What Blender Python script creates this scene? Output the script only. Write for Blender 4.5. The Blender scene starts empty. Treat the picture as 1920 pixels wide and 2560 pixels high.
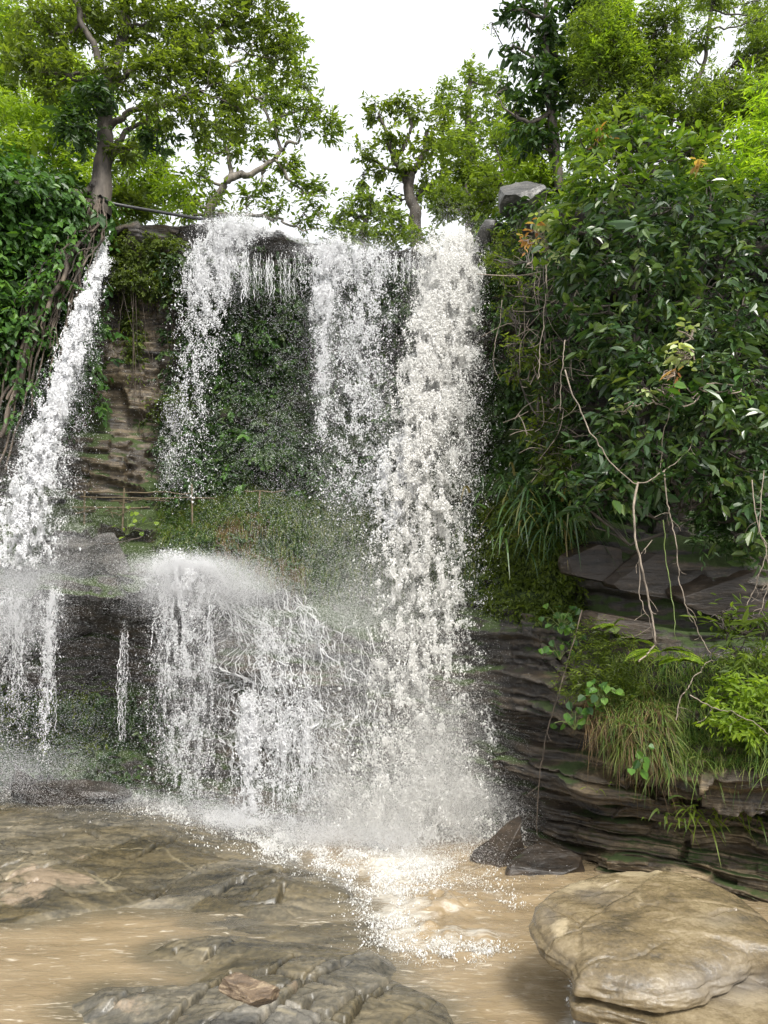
import bpy, math
import numpy as np

# ------------------------------------------------------------------ camera, sky, sun, exposure
F, PITCH, CAMH = 769.0, math.radians(9.0), 2.5
scene = bpy.context.scene
cam_d = bpy.data.cameras.new("camera")
cam_d.sensor_fit = 'HORIZONTAL'; cam_d.sensor_width = 36.0; cam_d.lens = 36.0 * F / 768.0
cam_d.clip_start = 0.05; cam_d.clip_end = 2000
cam = bpy.data.objects.new("camera", cam_d); scene.collection.objects.link(cam)
cam.location = (0, 0, CAMH); cam.rotation_euler = (math.radians(90) + PITCH, 0, 0)
scene.camera = cam

SUN_EL, SUN_AZ = math.radians(50), math.radians(160)      # azimuth from +Y (behind the fall) towards +X: high, over the viewer's shoulder
world = bpy.data.worlds.new("World"); scene.world = world; world.use_nodes = True
wn = world.node_tree.nodes; wl = world.node_tree.links; wn.clear()
sky = wn.new('ShaderNodeTexSky'); sky.sky_type = 'NISHITA'; sky.sun_disc = False
sky.sun_elevation = SUN_EL; sky.sun_rotation = SUN_AZ; sky.air_density = 1.0; sky.dust_density = 6.0; sky.ozone_density = 0.6
hs = wn.new('ShaderNodeHueSaturation'); hs.inputs['Saturation'].default_value = 0.15
bg = wn.new('ShaderNodeBackground'); bg.inputs['Strength'].default_value = 0.15
wo = wn.new('ShaderNodeOutputWorld')
cl = wn.new('ShaderNodeMix'); cl.data_type = 'RGBA'; cl.inputs[0].default_value = .6; cl.inputs[7].default_value = (4.8, 4.95, 5.15, 1)   # even bright cloud over the clear sky
wl.new(sky.outputs[0], hs.inputs['Color']); wl.new(hs.outputs[0], cl.inputs[6]); wl.new(cl.outputs[2], bg.inputs[0]); wl.new(bg.outputs[0], wo.inputs[0])
sun_d = bpy.data.lights.new("sun", 'SUN'); sun_d.energy = 2.0; sun_d.angle = math.radians(12); sun_d.color = (1.0, 0.96, 0.88)
sun = bpy.data.objects.new("sun", sun_d); scene.collection.objects.link(sun)
sun.rotation_euler = (math.radians(90) - SUN_EL, 0, math.pi - SUN_AZ); sun.location = (0, 0, 30)
scene.view_settings.view_transform = 'Standard'; scene.view_settings.look = 'None'
scene.view_settings.exposure = 1.15; scene.view_settings.gamma = 1.0
scene.cycles.max_bounces = 9; scene.cycles.diffuse_bounces = 8; scene.cycles.glossy_bounces = 2
scene.cycles.transmission_bounces = 8; scene.cycles.transparent_max_bounces = 4
scene.cycles.use_denoising = True

# ------------------------------------------------------------------ maths helpers
RNG = np.random.default_rng(11)
CP, SP = math.cos(PITCH), math.sin(PITCH)
def un(u, v, d):
    """pixel column/row of the photograph (768 x 1024) at a distance d -> place in metres"""
    u, v, d = np.broadcast_arrays(np.asarray(u, float), np.asarray(v, float), np.asarray(d, float))
    yc = (512 - v) / F; Y = CP - yc * SP; Z = SP + yc * CP
    return np.stack([(u - 384) / F * d / Y, d, CAMH + d * Z / Y], -1)
def ung(u, v, z=0.0):
    v = np.asarray(v, float); yc = (512 - v) / F; Y = CP - yc * SP; Z = SP + yc * CP
    return un(u, v, (z - CAMH) * Y / Z)
def proj(P):
    x, y, z = P[..., 0], P[..., 1], P[..., 2] - CAMH
    w = y * CP + z * SP; h = -y * SP + z * CP
    return 384 + F * x / w, 512 - F * h / w
def nrm(a): return a / (np.linalg.norm(a, axis=-1, keepdims=True) + 1e-9)
def _h(ix, iy, iz, s):
    h = (ix * 374761393 + iy * 668265263 + iz * 2147483647 % 982451653 + iz * 1274126177 + s * 144269504) & 0xFFFFFFFF
    h = ((h ^ (h >> 13)) * 1274126177) & 0xFFFFFFFF
    return ((h ^ (h >> 16)) & 0xFFFF) / 32767.5 - 1.0
def vn(P, s=0):
    P = np.asarray(P, float); i = np.floor(P).astype(np.int64); f = P - i; f = f * f * (3 - 2 * f)
    x, y, z = i[..., 0], i[..., 1], i[..., 2]; fx, fy, fz = f[..., 0], f[..., 1], f[..., 2]
    def L(a, b, t): return a + (b - a) * t
    c = [[[_h(x + a, y + b, z + e, s) for e in (0, 1)] for b in (0, 1)] for a in (0, 1)]
    return L(L(L(c[0][0][0], c[1][0][0], fx), L(c[0][1][0], c[1][1][0], fx), fy),
             L(L(c[0][0][1], c[1][0][1], fx), L(c[0][1][1], c[1][1][1], fx), fy), fz)
def fbm(P, o=4, s=0):
    r, a, t = 0, 1.0, 0
    for k in range(o):
        r = r + a * vn(np.asarray(P) * 2 ** k, s + k * 17); t += a; a *= .5
    return r / t
def sstep(a, b, x):
    t = np.clip((x - a) / (b - a), 0, 1); return t * t * (3 - 2 * t)
def sdpoly(p, poly):
    """signed distance, positive inside"""
    poly = np.asarray(poly, float); n = len(poly); d = np.full(p.shape[:-1], 1e9); ins = np.zeros(p.shape[:-1], bool)
    for k in range(n):
        a, b = poly[k], poly[(k + 1) % n]; e = b - a; w = p - a
        t = np.clip((w @ e) / (e @ e + 1e-12), 0, 1); q = w - t[..., None] * e
        d = np.minimum(d, np.hypot(q[..., 0], q[..., 1]))
        c = (a[1] > p[..., 1]) != (b[1] > p[..., 1])
        with np.errstate(divide='ignore', invalid='ignore'):
            xx = (b[0] - a[0]) * (p[..., 1] - a[1]) / (b[1] - a[1] + 1e-12) + a[0]
        ins ^= c & (p[..., 0] < xx)
    return np.where(ins, d, -d)

# ------------------------------------------------------------------ mesh / object helpers
COL = scene.collection
def tag(o, label=None, cat=None, group=None, kind=None):
    if label: o['label'] = label
    if cat: o['category'] = cat
    if group: o['group'] = group
    if kind: o['kind'] = kind
    return o
def thing(name, label, cat, loc, group=None):
    o = bpy.data.objects.new(name, None); COL.objects.link(o); o.location = tuple(float(c) for c in loc)
    o.empty_display_size = .2
    return tag(o, label, cat, group)
def mk(name, V, Fs, mat, parent=None, attrs=None, smooth=True, origin=None):
    V = np.asarray(V, np.float64).reshape(-1, 3)
    if not isinstance(Fs, (list, tuple)): Fs = [Fs]
    Fs = [np.asarray(f, np.int32) for f in Fs if len(f)]
    me = bpy.data.meshes.new(name)
    org = np.array(parent.location) if parent is not None else (np.zeros(3) if origin is None else np.asarray(origin, float))
    me.vertices.add(len(V)); me.vertices.foreach_set('co', (V - org).astype(np.float32).ravel())
    tot = sum(f.size for f in Fs); npol = sum(len(f) for f in Fs)
    me.loops.add(tot); me.loops.foreach_set('vertex_index', np.concatenate([f.ravel() for f in Fs]))
    me.polygons.add(npol)
    st, off = [], 0
    for f in Fs:
        st.append(off + np.arange(len(f)) * f.shape[1]); off += f.size
    me.polygons.foreach_set('loop_start', np.concatenate(st).astype(np.int32))
    me.polygons.foreach_set('use_smooth', np.full(npol, smooth, bool))
    me.update(calc_edges=True)
    for k, a in (attrs or {}).items():
        at = me.attributes.new(k, 'FLOAT', 'POINT'); at.data.foreach_set('value', np.asarray(a, np.float32))
    mats = mat if isinstance(mat, (list, tuple)) else [mat]
    for m in mats: me.materials.append(m)
    o = bpy.data.objects.new(name, me); COL.objects.link(o)
    if parent is not None: o.parent = parent
    elif origin is not None: o.location = tuple(float(c) for c in org)
    return o
class MB:
    """collects pieces of one mesh"""
    def __init__(s): s.V, s.Q, s.T, s.A, s.n = [], [], [], [], 0
    def add(s, V, Fc, a=None):
        V = np.asarray(V).reshape(-1, 3); Fc = np.asarray(Fc)
        if not len(V): return s
        (s.Q if Fc.shape[1] == 4 else s.T).append(Fc + s.n)
        s.A.append(np.full(len(V), RNG.random()) if a is None else np.broadcast_to(a, (len(V),)))
        s.V.append(V); s.n += len(V); return s
    def build(s, name, mat, parent=None, smooth=True, origin=None):
        fs = [np.concatenate(x) for x in (s.Q, s.T) if x]
        return mk(name, np.concatenate(s.V), fs, mat, parent, {'rnd': np.concatenate(s.A)}, smooth, origin)
def tubes(P, Rr, sides=6):
    """P (n,m,3) centre lines, Rr (n,m) radii -> verts, quads"""
    P = np.asarray(P, float); P = P[None] if P.ndim == 2 else P
    Rr = np.broadcast_to(np.asarray(Rr, float), P.shape[:2]); n, m, _ = P.shape
    T = nrm(np.gradient(P, axis=1)); ref = np.where(np.abs(T[..., 2:3]) > .8, np.array([1., 0, 0]), np.array([0, 0, 1.]))
    A = nrm(np.cross(T, ref)); B = np.cross(T, A)
    th = np.arange(sides) / sides * 2 * np.pi
    V = P[:, :, None] + Rr[:, :, None, None] * (np.cos(th)[:, None] * A[:, :, None] + np.sin(th)[:, None] * B[:, :, None])
    idx = np.arange(n * m * sides).reshape(n, m, sides); nx = np.roll(idx, -1, 2)
    Q = np.stack([idx[:, :-1], nx[:, :-1], nx[:, 1:], idx[:, 1:]], -1).reshape(-1, 4)
    return V.reshape(-1, 3), Q
def smooth_path(pts, m=24, wig=0.0, seed=0):
    pts = np.asarray(pts, float); k = len(pts); t = np.linspace(0, k - 1, m)
    out = np.zeros((m, pts.shape[1]))
    for j in range(m):
        i = min(int(t[j]), k - 2); f = t[j] - i
        p0, p1, p2, p3 = pts[max(i - 1, 0)], pts[i], pts[i + 1], pts[min(i + 2, k - 1)]
        out[j] = .5 * (2 * p1 + (p2 - p0) * f + (2 * p0 - 5 * p1 + 4 * p2 - p3) * f * f + (3 * p1 - p0 - 3 * p2 + p3) * f ** 3)
    if wig:
        q = np.stack([np.linspace(0, k * 2.2, m), np.full(m, seed * 1.7), np.zeros(m)], -1)
        for c in range(3): out[:, c] += wig * fbm(q, 3, seed + c * 31) * np.minimum(1, np.linspace(0, 4, m))
    return out
def blades(C, D, L, W, bend, m=4):
    """curved grass or strap blades; C roots, D start directions"""
    n = len(C); t = np.linspace(0, 1, m)
    L = np.broadcast_to(L, (n,)); W = np.broadcast_to(W, (n,)); bend = np.broadcast_to(bend, (n,))
    P = C[:, None] + D[:, None] * (t[None] * L[:, None])[..., None]
    P[..., 2] -= bend[:, None] * L[:, None] * t[None] ** 2
    S = nrm(np.cross(D, np.array([0, 0, 1.]) + .3 * RNG.normal(size=(n, 3))))
    w = (W[:, None] * (1 - t[None] ** 2 * .95) * .5)[..., None]
    V = np.stack([P - S[:, None] * w, P + S[:, None] * w], 2)
    idx = np.arange(n * m * 2).reshape(n, m, 2)
    Q = np.stack([idx[:, :-1, 0], idx[:, :-1, 1], idx[:, 1:, 1], idx[:, 1:, 0]], -1).reshape(-1, 4)
    return V.reshape(-1, 3), Q, np.repeat(RNG.random(n), m * 2)
def leaves(C, D, N, L, W, shape=6):
    n = len(C); L = np.broadcast_to(L, (n,))[:, None]; W = np.broadcast_to(W, (n,))[:, None]
    S = nrm(np.cross(D, N)); N2 = np.cross(S, D)
    if shape == 4:
        V = np.stack([C, C + D * L * .45 + S * W * .5 + N2 * W * .12, C + D * L - N2 * L * .12, C + D * L * .45 - S * W * .5 + N2 * W * .12], 1)
        Q = (np.arange(n)[:, None] * 4 + np.array([0, 1, 2, 3])); k = 4
    else:
        V = np.stack([C, C + D * L * .28 + S * W * .46 + N2 * W * .14, C + D * L * .66 + S * W * .42 + N2 * W * .1 - N2 * L * .04,
                      C + D * L - N2 * L * .16,
                      C + D * L * .66 - S * W * .42 + N2 * W * .1 - N2 * L * .04, C + D * L * .28 - S * W * .46 + N2 * W * .14], 1)
        b = np.arange(n)[:, None] * 6
        Q = np.concatenate([b + np.array([0, 1, 2, 3]), b + np.array([0, 3, 4, 5])]); k = 6
    return V.reshape(-1, 3), Q, np.repeat(RNG.random(n), k)
UP = np.array([0, 0, 1.])
def sprig_leaves(C, D, K, twig, L, W, shape=6, droop=.3, flat=.8, spread=.8, out=None, lv=.25):
    """leaves set alternately along small twigs starting at C in direction D"""
    s = len(C); t = np.linspace(.12, 1, K); D = nrm(D)
    tw = twig * (1 + .3 * RNG.normal(size=(s, 1, 1)))
    P = C[:, None] + D[:, None] * t[None, :, None] * tw
    P[..., 2] -= droop * .5 * twig * t[None] ** 2
    P += RNG.normal(size=P.shape) * L * .12
    side = nrm(np.cross(D, UP + .2 * RNG.normal(size=(s, 3))))
    sg = np.where(np.arange(K) % 2 == 0, 1., -1.)[None, :, None]
    LD = D[:, None] * .65 + side[:, None] * sg * spread + RNG.normal(size=P.shape) * .3
    LD[..., 2] -= droop
    NN = UP * flat + RNG.normal(size=P.shape) * .45
    if out is not None: NN = NN + out[:, None] * .5
    LL = L * np.clip(1 + lv * RNG.normal(size=(s, K)), .4, 1.8) * np.clip(1 + .22 * RNG.normal(size=(s, 1)), .6, 1.6)
    r = leaves(P.reshape(-1, 3), nrm(LD).reshape(-1, 3), nrm(NN).reshape(-1, 3), LL.ravel(), LL.ravel() * W / L, shape)
    # neighbouring leaves of a twig are alike in age and colour
    k = 4 if shape == 4 else 6
    a = np.clip(np.repeat(RNG.random(s), K * k) * .6 + r[2] * .4, 0, 1)
    return r[0], r[1], a

# ------------------------------------------------------------------ materials
def node_mat(name):
    m = bpy.data.materials.new(name); m.use_nodes = True; nt = m.node_tree; nt.nodes.clear()
    return m, nt, nt.nodes, nt.links
def ramp(nodes, stops, interp='LINEAR'):
    r = nodes.new('ShaderNodeValToRGB'); r.color_ramp.interpolation = interp
    e = r.color_ramp.elements
    while len(e) < len(stops): e.new(.5)
    for x, (p, c) in zip(e, stops): x.position = p; x.color = (*c, 1) if len(c) == 3 else c
    return r
def noise(nodes, links, vec, scale, detail=4, rough=.55, dist=0.0):
    n = nodes.new('ShaderNodeTexNoise'); n.inputs['Scale'].default_value = scale; n.inputs['Detail'].default_value = detail
    n.inputs['Roughness'].default_value = rough; n.inputs['Distortion'].default_value = dist
    links.new(vec, n.inputs['Vector']); return n
def mixc(nodes, links, fac, a, b):
    m = nodes.new('ShaderNodeMix'); m.data_type = 'RGBA'
    for sock, val in ((m.inputs['Factor'], fac), (m.inputs['A'], a), (m.inputs['B'], b)):
        pass
    ins = [m.inputs[0], m.inputs[6], m.inputs[7]]
    for s, val in zip(ins, (fac, a, b)):
        if hasattr(val, 'default_value') or hasattr(val, 'is_linked'): links.new(val, s)
        elif isinstance(val, (int, float)): s.default_value = val
        else: s.default_value = (*val, 1)
    return m.outputs[2]
def math_n(nodes, links, op, a, b=None, clamp=False):
    n = nodes.new('ShaderNodeMath'); n.operation = op; n.use_clamp = clamp
    for i, val in enumerate((a, b)):
        if val is None: continue
        if isinstance(val, (int, float)): n.inputs[i].default_value = val
        else: links.new(val, n.inputs[i])
    return n.outputs[0]
def leaf_mat(name, cols, rough=.45, transl=.3, spec=.4, tcol=None):
    m, nt, N, Lk = node_mat(name)
    a = N.new('ShaderNodeAttribute'); a.attribute_name = 'rnd'
    r = ramp(N, [(i / (len(cols) - 1), c) for i, c in enumerate(cols)]); Lk.new(a.outputs['Fac'], r.inputs[0])
    p = N.new('ShaderNodeBsdfPrincipled'); p.inputs['Roughness'].default_value = rough; p.inputs['Specular IOR Level'].default_value = spec
    Lk.new(r.outputs[0], p.inputs['Base Color'])
    t = N.new('ShaderNodeBsdfTranslucent')
    tc = tcol or [(min(1, c[0] * 1.9 + .01), min(1, c[1] * 1.9 + .01), c[2] * .7) for c in cols]
    r2 = ramp(N, [(i / (len(tc) - 1), c) for i, c in enumerate(tc)]); Lk.new(a.outputs['Fac'], r2.inputs[0]); Lk.new(r2.outputs[0], t.inputs[0])
    mx = N.new('ShaderNodeMixShader'); mx.inputs[0].default_value = transl
    o = N.new('ShaderNodeOutputMaterial')
    Lk.new(p.outputs[0], mx.inputs[1]); Lk.new(t.outputs[0], mx.inputs[2]); Lk.new(mx.outputs[0], o.inputs[0])
    return m
def bark_mat(name, c1, c2, scale=9):
    m, nt, N, Lk = node_mat(name)
    tc = N.new('ShaderNodeTexCoord'); mp = N.new('ShaderNodeMapping'); mp.inputs['Scale'].default_value = (1, 1, .25); Lk.new(tc.outputs['Object'], mp.inputs[0])
    n = noise(N, Lk, mp.outputs[0], scale, 6, .65); n2 = noise(N, Lk, tc.outputs['Object'], 2.3, 3)
    f = math_n(N, Lk, 'ADD', n.outputs[0], math_n(N, Lk, 'MULTIPLY', math_n(N, Lk, 'SUBTRACT', n2.outputs[0], .5), .8))
    r = ramp(N, [(.3, c1), (.62, c2), (.75, tuple(min(1, c * 1.5) for c in c2))]); Lk.new(f, r.inputs[0])
    p = N.new('ShaderNodeBsdfPrincipled'); p.inputs['Roughness'].default_value = .75
    Lk.new(r.outputs[0], p.inputs['Base Color'])
    b = N.new('ShaderNodeBump'); b.inputs['Strength'].default_value = .5; b.inputs['Distance'].default_value = .02
    Lk.new(n.outputs[0], b.inputs['Height']); Lk.new(b.outputs[0], p.inputs['Normal'])
    o = N.new('ShaderNodeOutputMaterial'); Lk.new(p.outputs[0], o.inputs[0]); return m
def rock_mat(name, dark, mid, light, strata=(1.2, 1.2, 9), moss=None, moss_amt=.5, rough=(.25, .6), bump=.03, sc=1.0, spec=.5, vein=None, sand=None, tilt=.12, grain=.22):
    m, nt, N, Lk = node_mat(name)
    g = N.new('ShaderNodeNewGeometry'); mp = N.new('ShaderNodeMapping'); mp.inputs['Scale'].default_value = strata
    mp.inputs['Rotation'].default_value = (0, tilt, .2)
    Lk.new(g.outputs['Position'], mp.inputs[0])
    n1 = noise(N, Lk, mp.outputs[0], 1.3 * sc, 8, .62, .6)
    n2 = noise(N, Lk, g.outputs['Position'], .9 * sc, 5, .6)
    n3 = noise(N, Lk, g.outputs['Position'], 22 * sc, 5, .7)
    f = math_n(N, Lk, 'ADD', math_n(N, Lk, 'MULTIPLY', n1.outputs[0], .6), math_n(N, Lk, 'MULTIPLY', n2.outputs[0], .45))
    f = math_n(N, Lk, 'ADD', f, math_n(N, Lk, 'MULTIPLY', math_n(N, Lk, 'SUBTRACT', n3.outputs[0], .5), grain))
    r = ramp(N, [(.36, dark), (.52, mid), (.66, light)]); Lk.new(f, r.inputs[0]); col = r.outputs[0]
    if sand:
        ab = N.new('ShaderNodeAttribute'); ab.attribute_name = 'blk'
        hv = N.new('ShaderNodeHueSaturation'); Lk.new(col, hv.inputs['Color']); Lk.new(math_n(N, Lk, 'ADD', math_n(N, Lk, 'MULTIPLY', ab.outputs['Fac'], .45), 1.0), hv.inputs['Value']); Lk.new(math_n(N, Lk, 'ADD', math_n(N, Lk, 'MULTIPLY', ab.outputs['Fac'], -.5), 1.0), hv.inputs['Saturation']); col = hv.outputs[0]
        n6 = noise(N, Lk, g.outputs['Position'], 3.2, 7, .7, .8); as_ = N.new('ShaderNodeAttribute'); as_.attribute_name = 'sand'
        rs = ramp(N, [(.52, (0, 0, 0)), (.62, (1, 1, 1))]); Lk.new(math_n(N, Lk, 'ADD', math_n(N, Lk, 'MULTIPLY', as_.outputs['Fac'], .28), math_n(N, Lk, 'MULTIPLY', n6.outputs[0], .75)), rs.inputs[0])
        col = mixc(N, Lk, math_n(N, Lk, 'MULTIPLY', rs.outputs[0], .85), col, sand)
    if vein:
        av = N.new('ShaderNodeAttribute'); av.attribute_name = 'vein'
        col = mixc(N, Lk, math_n(N, Lk, 'MULTIPLY', av.outputs['Fac'], .6), col, vein)
    p = N.new('ShaderNodeBsdfPrincipled'); p.inputs['Specular IOR Level'].default_value = spec
    rr = N.new('ShaderNodeMapRange'); rr.inputs[1].default_value = .35; rr.inputs[2].default_value = .65; rr.inputs[3].default_value = rough[0]; rr.inputs[4].default_value = rough[1]
    Lk.new(n2.outputs[0], rr.inputs[0]); rough_out = rr.outputs[0]
    if name == 'rock_cliff':
        aw = N.new('ShaderNodeAttribute'); aw.attribute_name = 'warm'
        r9 = ramp(N, [(.40, (.012, .010, .008)), (.53, (.075, .055, .032)), (.66, (.25, .19, .11))]); Lk.new(f, r9.inputs[0]); col = mixc(N, Lk, aw.outputs['Fac'], col, r9.outputs[0])
    if moss:
        sx = N.new('ShaderNodeSeparateXYZ'); Lk.new(g.outputs['Normal'], sx.inputs[0])
        n5 = noise(N, Lk, g.outputs['Position'], 1.7, 6, .65)
        mm = math_n(N, Lk, 'ADD', math_n(N, Lk, 'MULTIPLY', sx.outputs['Z'], .35), n5.outputs[0])
        at = N.new('ShaderNodeAttribute'); at.attribute_name = 'moss'
        mm = math_n(N, Lk, 'ADD', mm, math_n(N, Lk, 'MULTIPLY', at.outputs['Fac'], .5))
        rm = ramp(N, [(1.0 - moss_amt, (0, 0, 0)), (1.12 - moss_amt, (1, 1, 1))]); Lk.new(mm, rm.inputs[0])
        mc = mixc(N, Lk, n3.outputs[0], tuple(c * .5 for c in moss), tuple(c * 1.4 for c in moss))
        col = mixc(N, Lk, rm.outputs[0], col, mc)
        mr = N.new('ShaderNodeMix'); mr.data_type = 'FLOAT'; Lk.new(rm.outputs[0], mr.inputs[0]); Lk.new(rough_out, mr.inputs[2]); mr.inputs[3].default_value = .85
        rough_out = mr.outputs[0]
    Lk.new(col, p.inputs['Base Color']); Lk.new(rough_out, p.inputs['Roughness'])
    b = N.new('ShaderNodeBump'); b.inputs['Strength'].default_value = .8; b.inputs['Distance'].default_value = bump
    hh = math_n(N, Lk, 'ADD', n1.outputs[0], math_n(N, Lk, 'MULTIPLY', n3.outputs[0], .35))
    Lk.new(hh, b.inputs['Height']); Lk.new(b.outputs[0], p.inputs['Normal'])
    o = N.new('ShaderNodeOutputMaterial'); Lk.new(p.outputs[0], o.inputs[0]); return m
def foam_mat(name, col, transl=.35, rough=.35):
    m, nt, N, Lk = node_mat(name)
    p = N.new('ShaderNodeBsdfPrincipled'); p.inputs['Base Color'].default_value = (*col, 1); p.inputs['Roughness'].default_value = rough
    t = N.new('ShaderNodeBsdfTranslucent'); t.inputs[0].default_value = (*col, 1)
    mx = N.new('ShaderNodeMixShader'); mx.inputs[0].default_value = transl; o = N.new('ShaderNodeOutputMaterial')
    Lk.new(p.outputs[0], mx.inputs[1]); Lk.new(t.outputs[0], mx.inputs[2]); Lk.new(mx.outputs[0], o.inputs[0]); return m
def plain_mat(name, col, rough=.6, var=.35, scale=12):
    m, nt, N, Lk = node_mat(name)
    g = N.new('ShaderNodeNewGeometry'); n = noise(N, Lk, g.outputs['Position'], scale, 5)
    r = ramp(N, [(.3, tuple(c * (1 - var) for c in col)), (.7, tuple(min(1, c * (1 + var)) for c in col))]); Lk.new(n.outputs[0], r.inputs[0])
    p = N.new('ShaderNodeBsdfPrincipled'); p.inputs['Roughness'].default_value = rough; Lk.new(r.outputs[0], p.inputs['Base Color'])
    o = N.new('ShaderNodeOutputMaterial'); Lk.new(p.outputs[0], o.inputs[0]); return m

M = {}
M['olive'] = leaf_mat('leaf_olive', [(.038, .058, .011), (.076, .11, .018), (.16, .21, .034)], .5, .55)
M['deep'] = leaf_mat('leaf_deep', [(.012, .032, .008), (.028, .062, .012), (.05, .1, .018)], .45, .3)
M['mid'] = leaf_mat('leaf_mid', [(.05, .085, .015), (.095, .142, .024), (.18, .24, .04)], .5, .55)
M['bright'] = leaf_mat('leaf_bright', [(.09, .155, .014), (.16, .24, .022), (.26, .35, .035)], .5, .5)
M['lime'] = leaf_mat('leaf_lime', [(.14, .24, .012), (.22, .34, .02), (.34, .44, .04)], .5, .5)
M['gloss'] = leaf_mat('leaf_gloss', [(.013, .034, .010), (.024, .056, .016), (.04, .082, .02), (.07, .115, .026), (.13, .17, .04)], .3, .2, .55)
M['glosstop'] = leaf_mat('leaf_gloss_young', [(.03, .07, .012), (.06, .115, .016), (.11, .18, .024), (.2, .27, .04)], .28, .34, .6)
M['ivy'] = leaf_mat('leaf_ivy', [(.018, .05, .012), (.035, .09, .016), (.06, .14, .022), (.11, .21, .03)], .42, .3)
M['creeper'] = leaf_mat('leaf_creeper', [(.010, .024, .008), (.020, .045, .011), (.035, .07, .014), (.07, .115, .018)], .5, .22)
M['autumn'] = leaf_mat('leaf_orange', [(.30, .11, .04), (.36, .20, .07), (.36, .30, .13)], .5, .35)
M['pale'] = leaf_mat('leaf_pale', [(.22, .3, .11), (.32, .38, .17), (.42, .44, .22)], .4, .3)
M['grass'] = leaf_mat('grass_green', [(.035, .08, .015), (.07, .13, .02), (.14, .2, .04), (.2, .2, .07)], .5, .3)
M['strap'] = leaf_mat('leaf_strap', [(.012, .035, .01), (.025, .06, .014), (.05, .1, .02), (.13, .1, .03)], .35, .2, .5)
M['straw'] = leaf_mat('grass_dead', [(.07, .042, .018), (.13, .085, .036), (.22, .15, .07)], .6, .2)
M['bark'] = bark_mat('bark_dark', (.02, .016, .012), (.085, .07, .055))
M['barkgrey'] = bark_mat('bark_grey', (.05, .042, .035), (.19, .165, .135))
M['root'] = bark_mat('bark_root', (.022, .017, .013), (.095, .072, .052))
M['stem'] = bark_mat('bark_stem', (.10, .08, .06), (.27, .22, .17), 30)
M['bamboo'] = plain_mat('bamboo_cane', (.10, .075, .04), .6)
M['culm'] = plain_mat('bamboo_culm', (.12, .16, .04), .4)
M['hose'] = plain_mat('black_hose', (.018, .018, .02), .35)
M['cliff'] = rock_mat('rock_cliff', (.010, .009, .009), (.034, .029, .024), (.085, .064, .042), moss=(.035, .055, .012), moss_amt=.40, rough=(.22, .58), spec=.42, bump=.05)
M['slab'] = rock_mat('rock_slab', (.027, .027, .024), (.088, .077, .054), (.175, .148, .10), strata=(1.5, 6, 4), rough=(.14, .4), bump=.018, grain=.4, vein=(.32, .27, .17), sand=(.23, .175, .12))
M['boulder'] = rock_mat('rock_boulder', (.06, .048, .03), (.135, .102, .055), (.22, .175, .105), strata=(1.6, 3.2, 4), rough=(.07, .26), bump=.018, sc=1.7, grain=.34, sand=(.33, .27, .17), vein=(.12, .11, .10))
M['darkrock'] = rock_mat('rock_dark', (.009, .0075, .006), (.027, .020, .014), (.065, .047, .031), rough=(.25, .55), bump=.02, moss=(.03, .05, .012), moss_amt=.1, spec=.3)
M['greyrock'] = rock_mat('rock_grey', (.02, .02, .019), (.055, .052, .047), (.15, .14, .125), rough=(.3, .6), bump=.02)
M['tanrock'] = rock_mat('rock_tan', (.03, .022, .015), (.12, .082, .05), (.32, .25, .16), rough=(.3, .6), bump=.02, sc=5)
M['soil'] = plain_mat('soil', (.035, .04, .015), .9, .6, 3)
M['water_white'] = foam_mat('water_white', (.95, .95, .955), .5)
M['water_cream'] = foam_mat('water_cream', (.95, .942, .92), .5)

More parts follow.
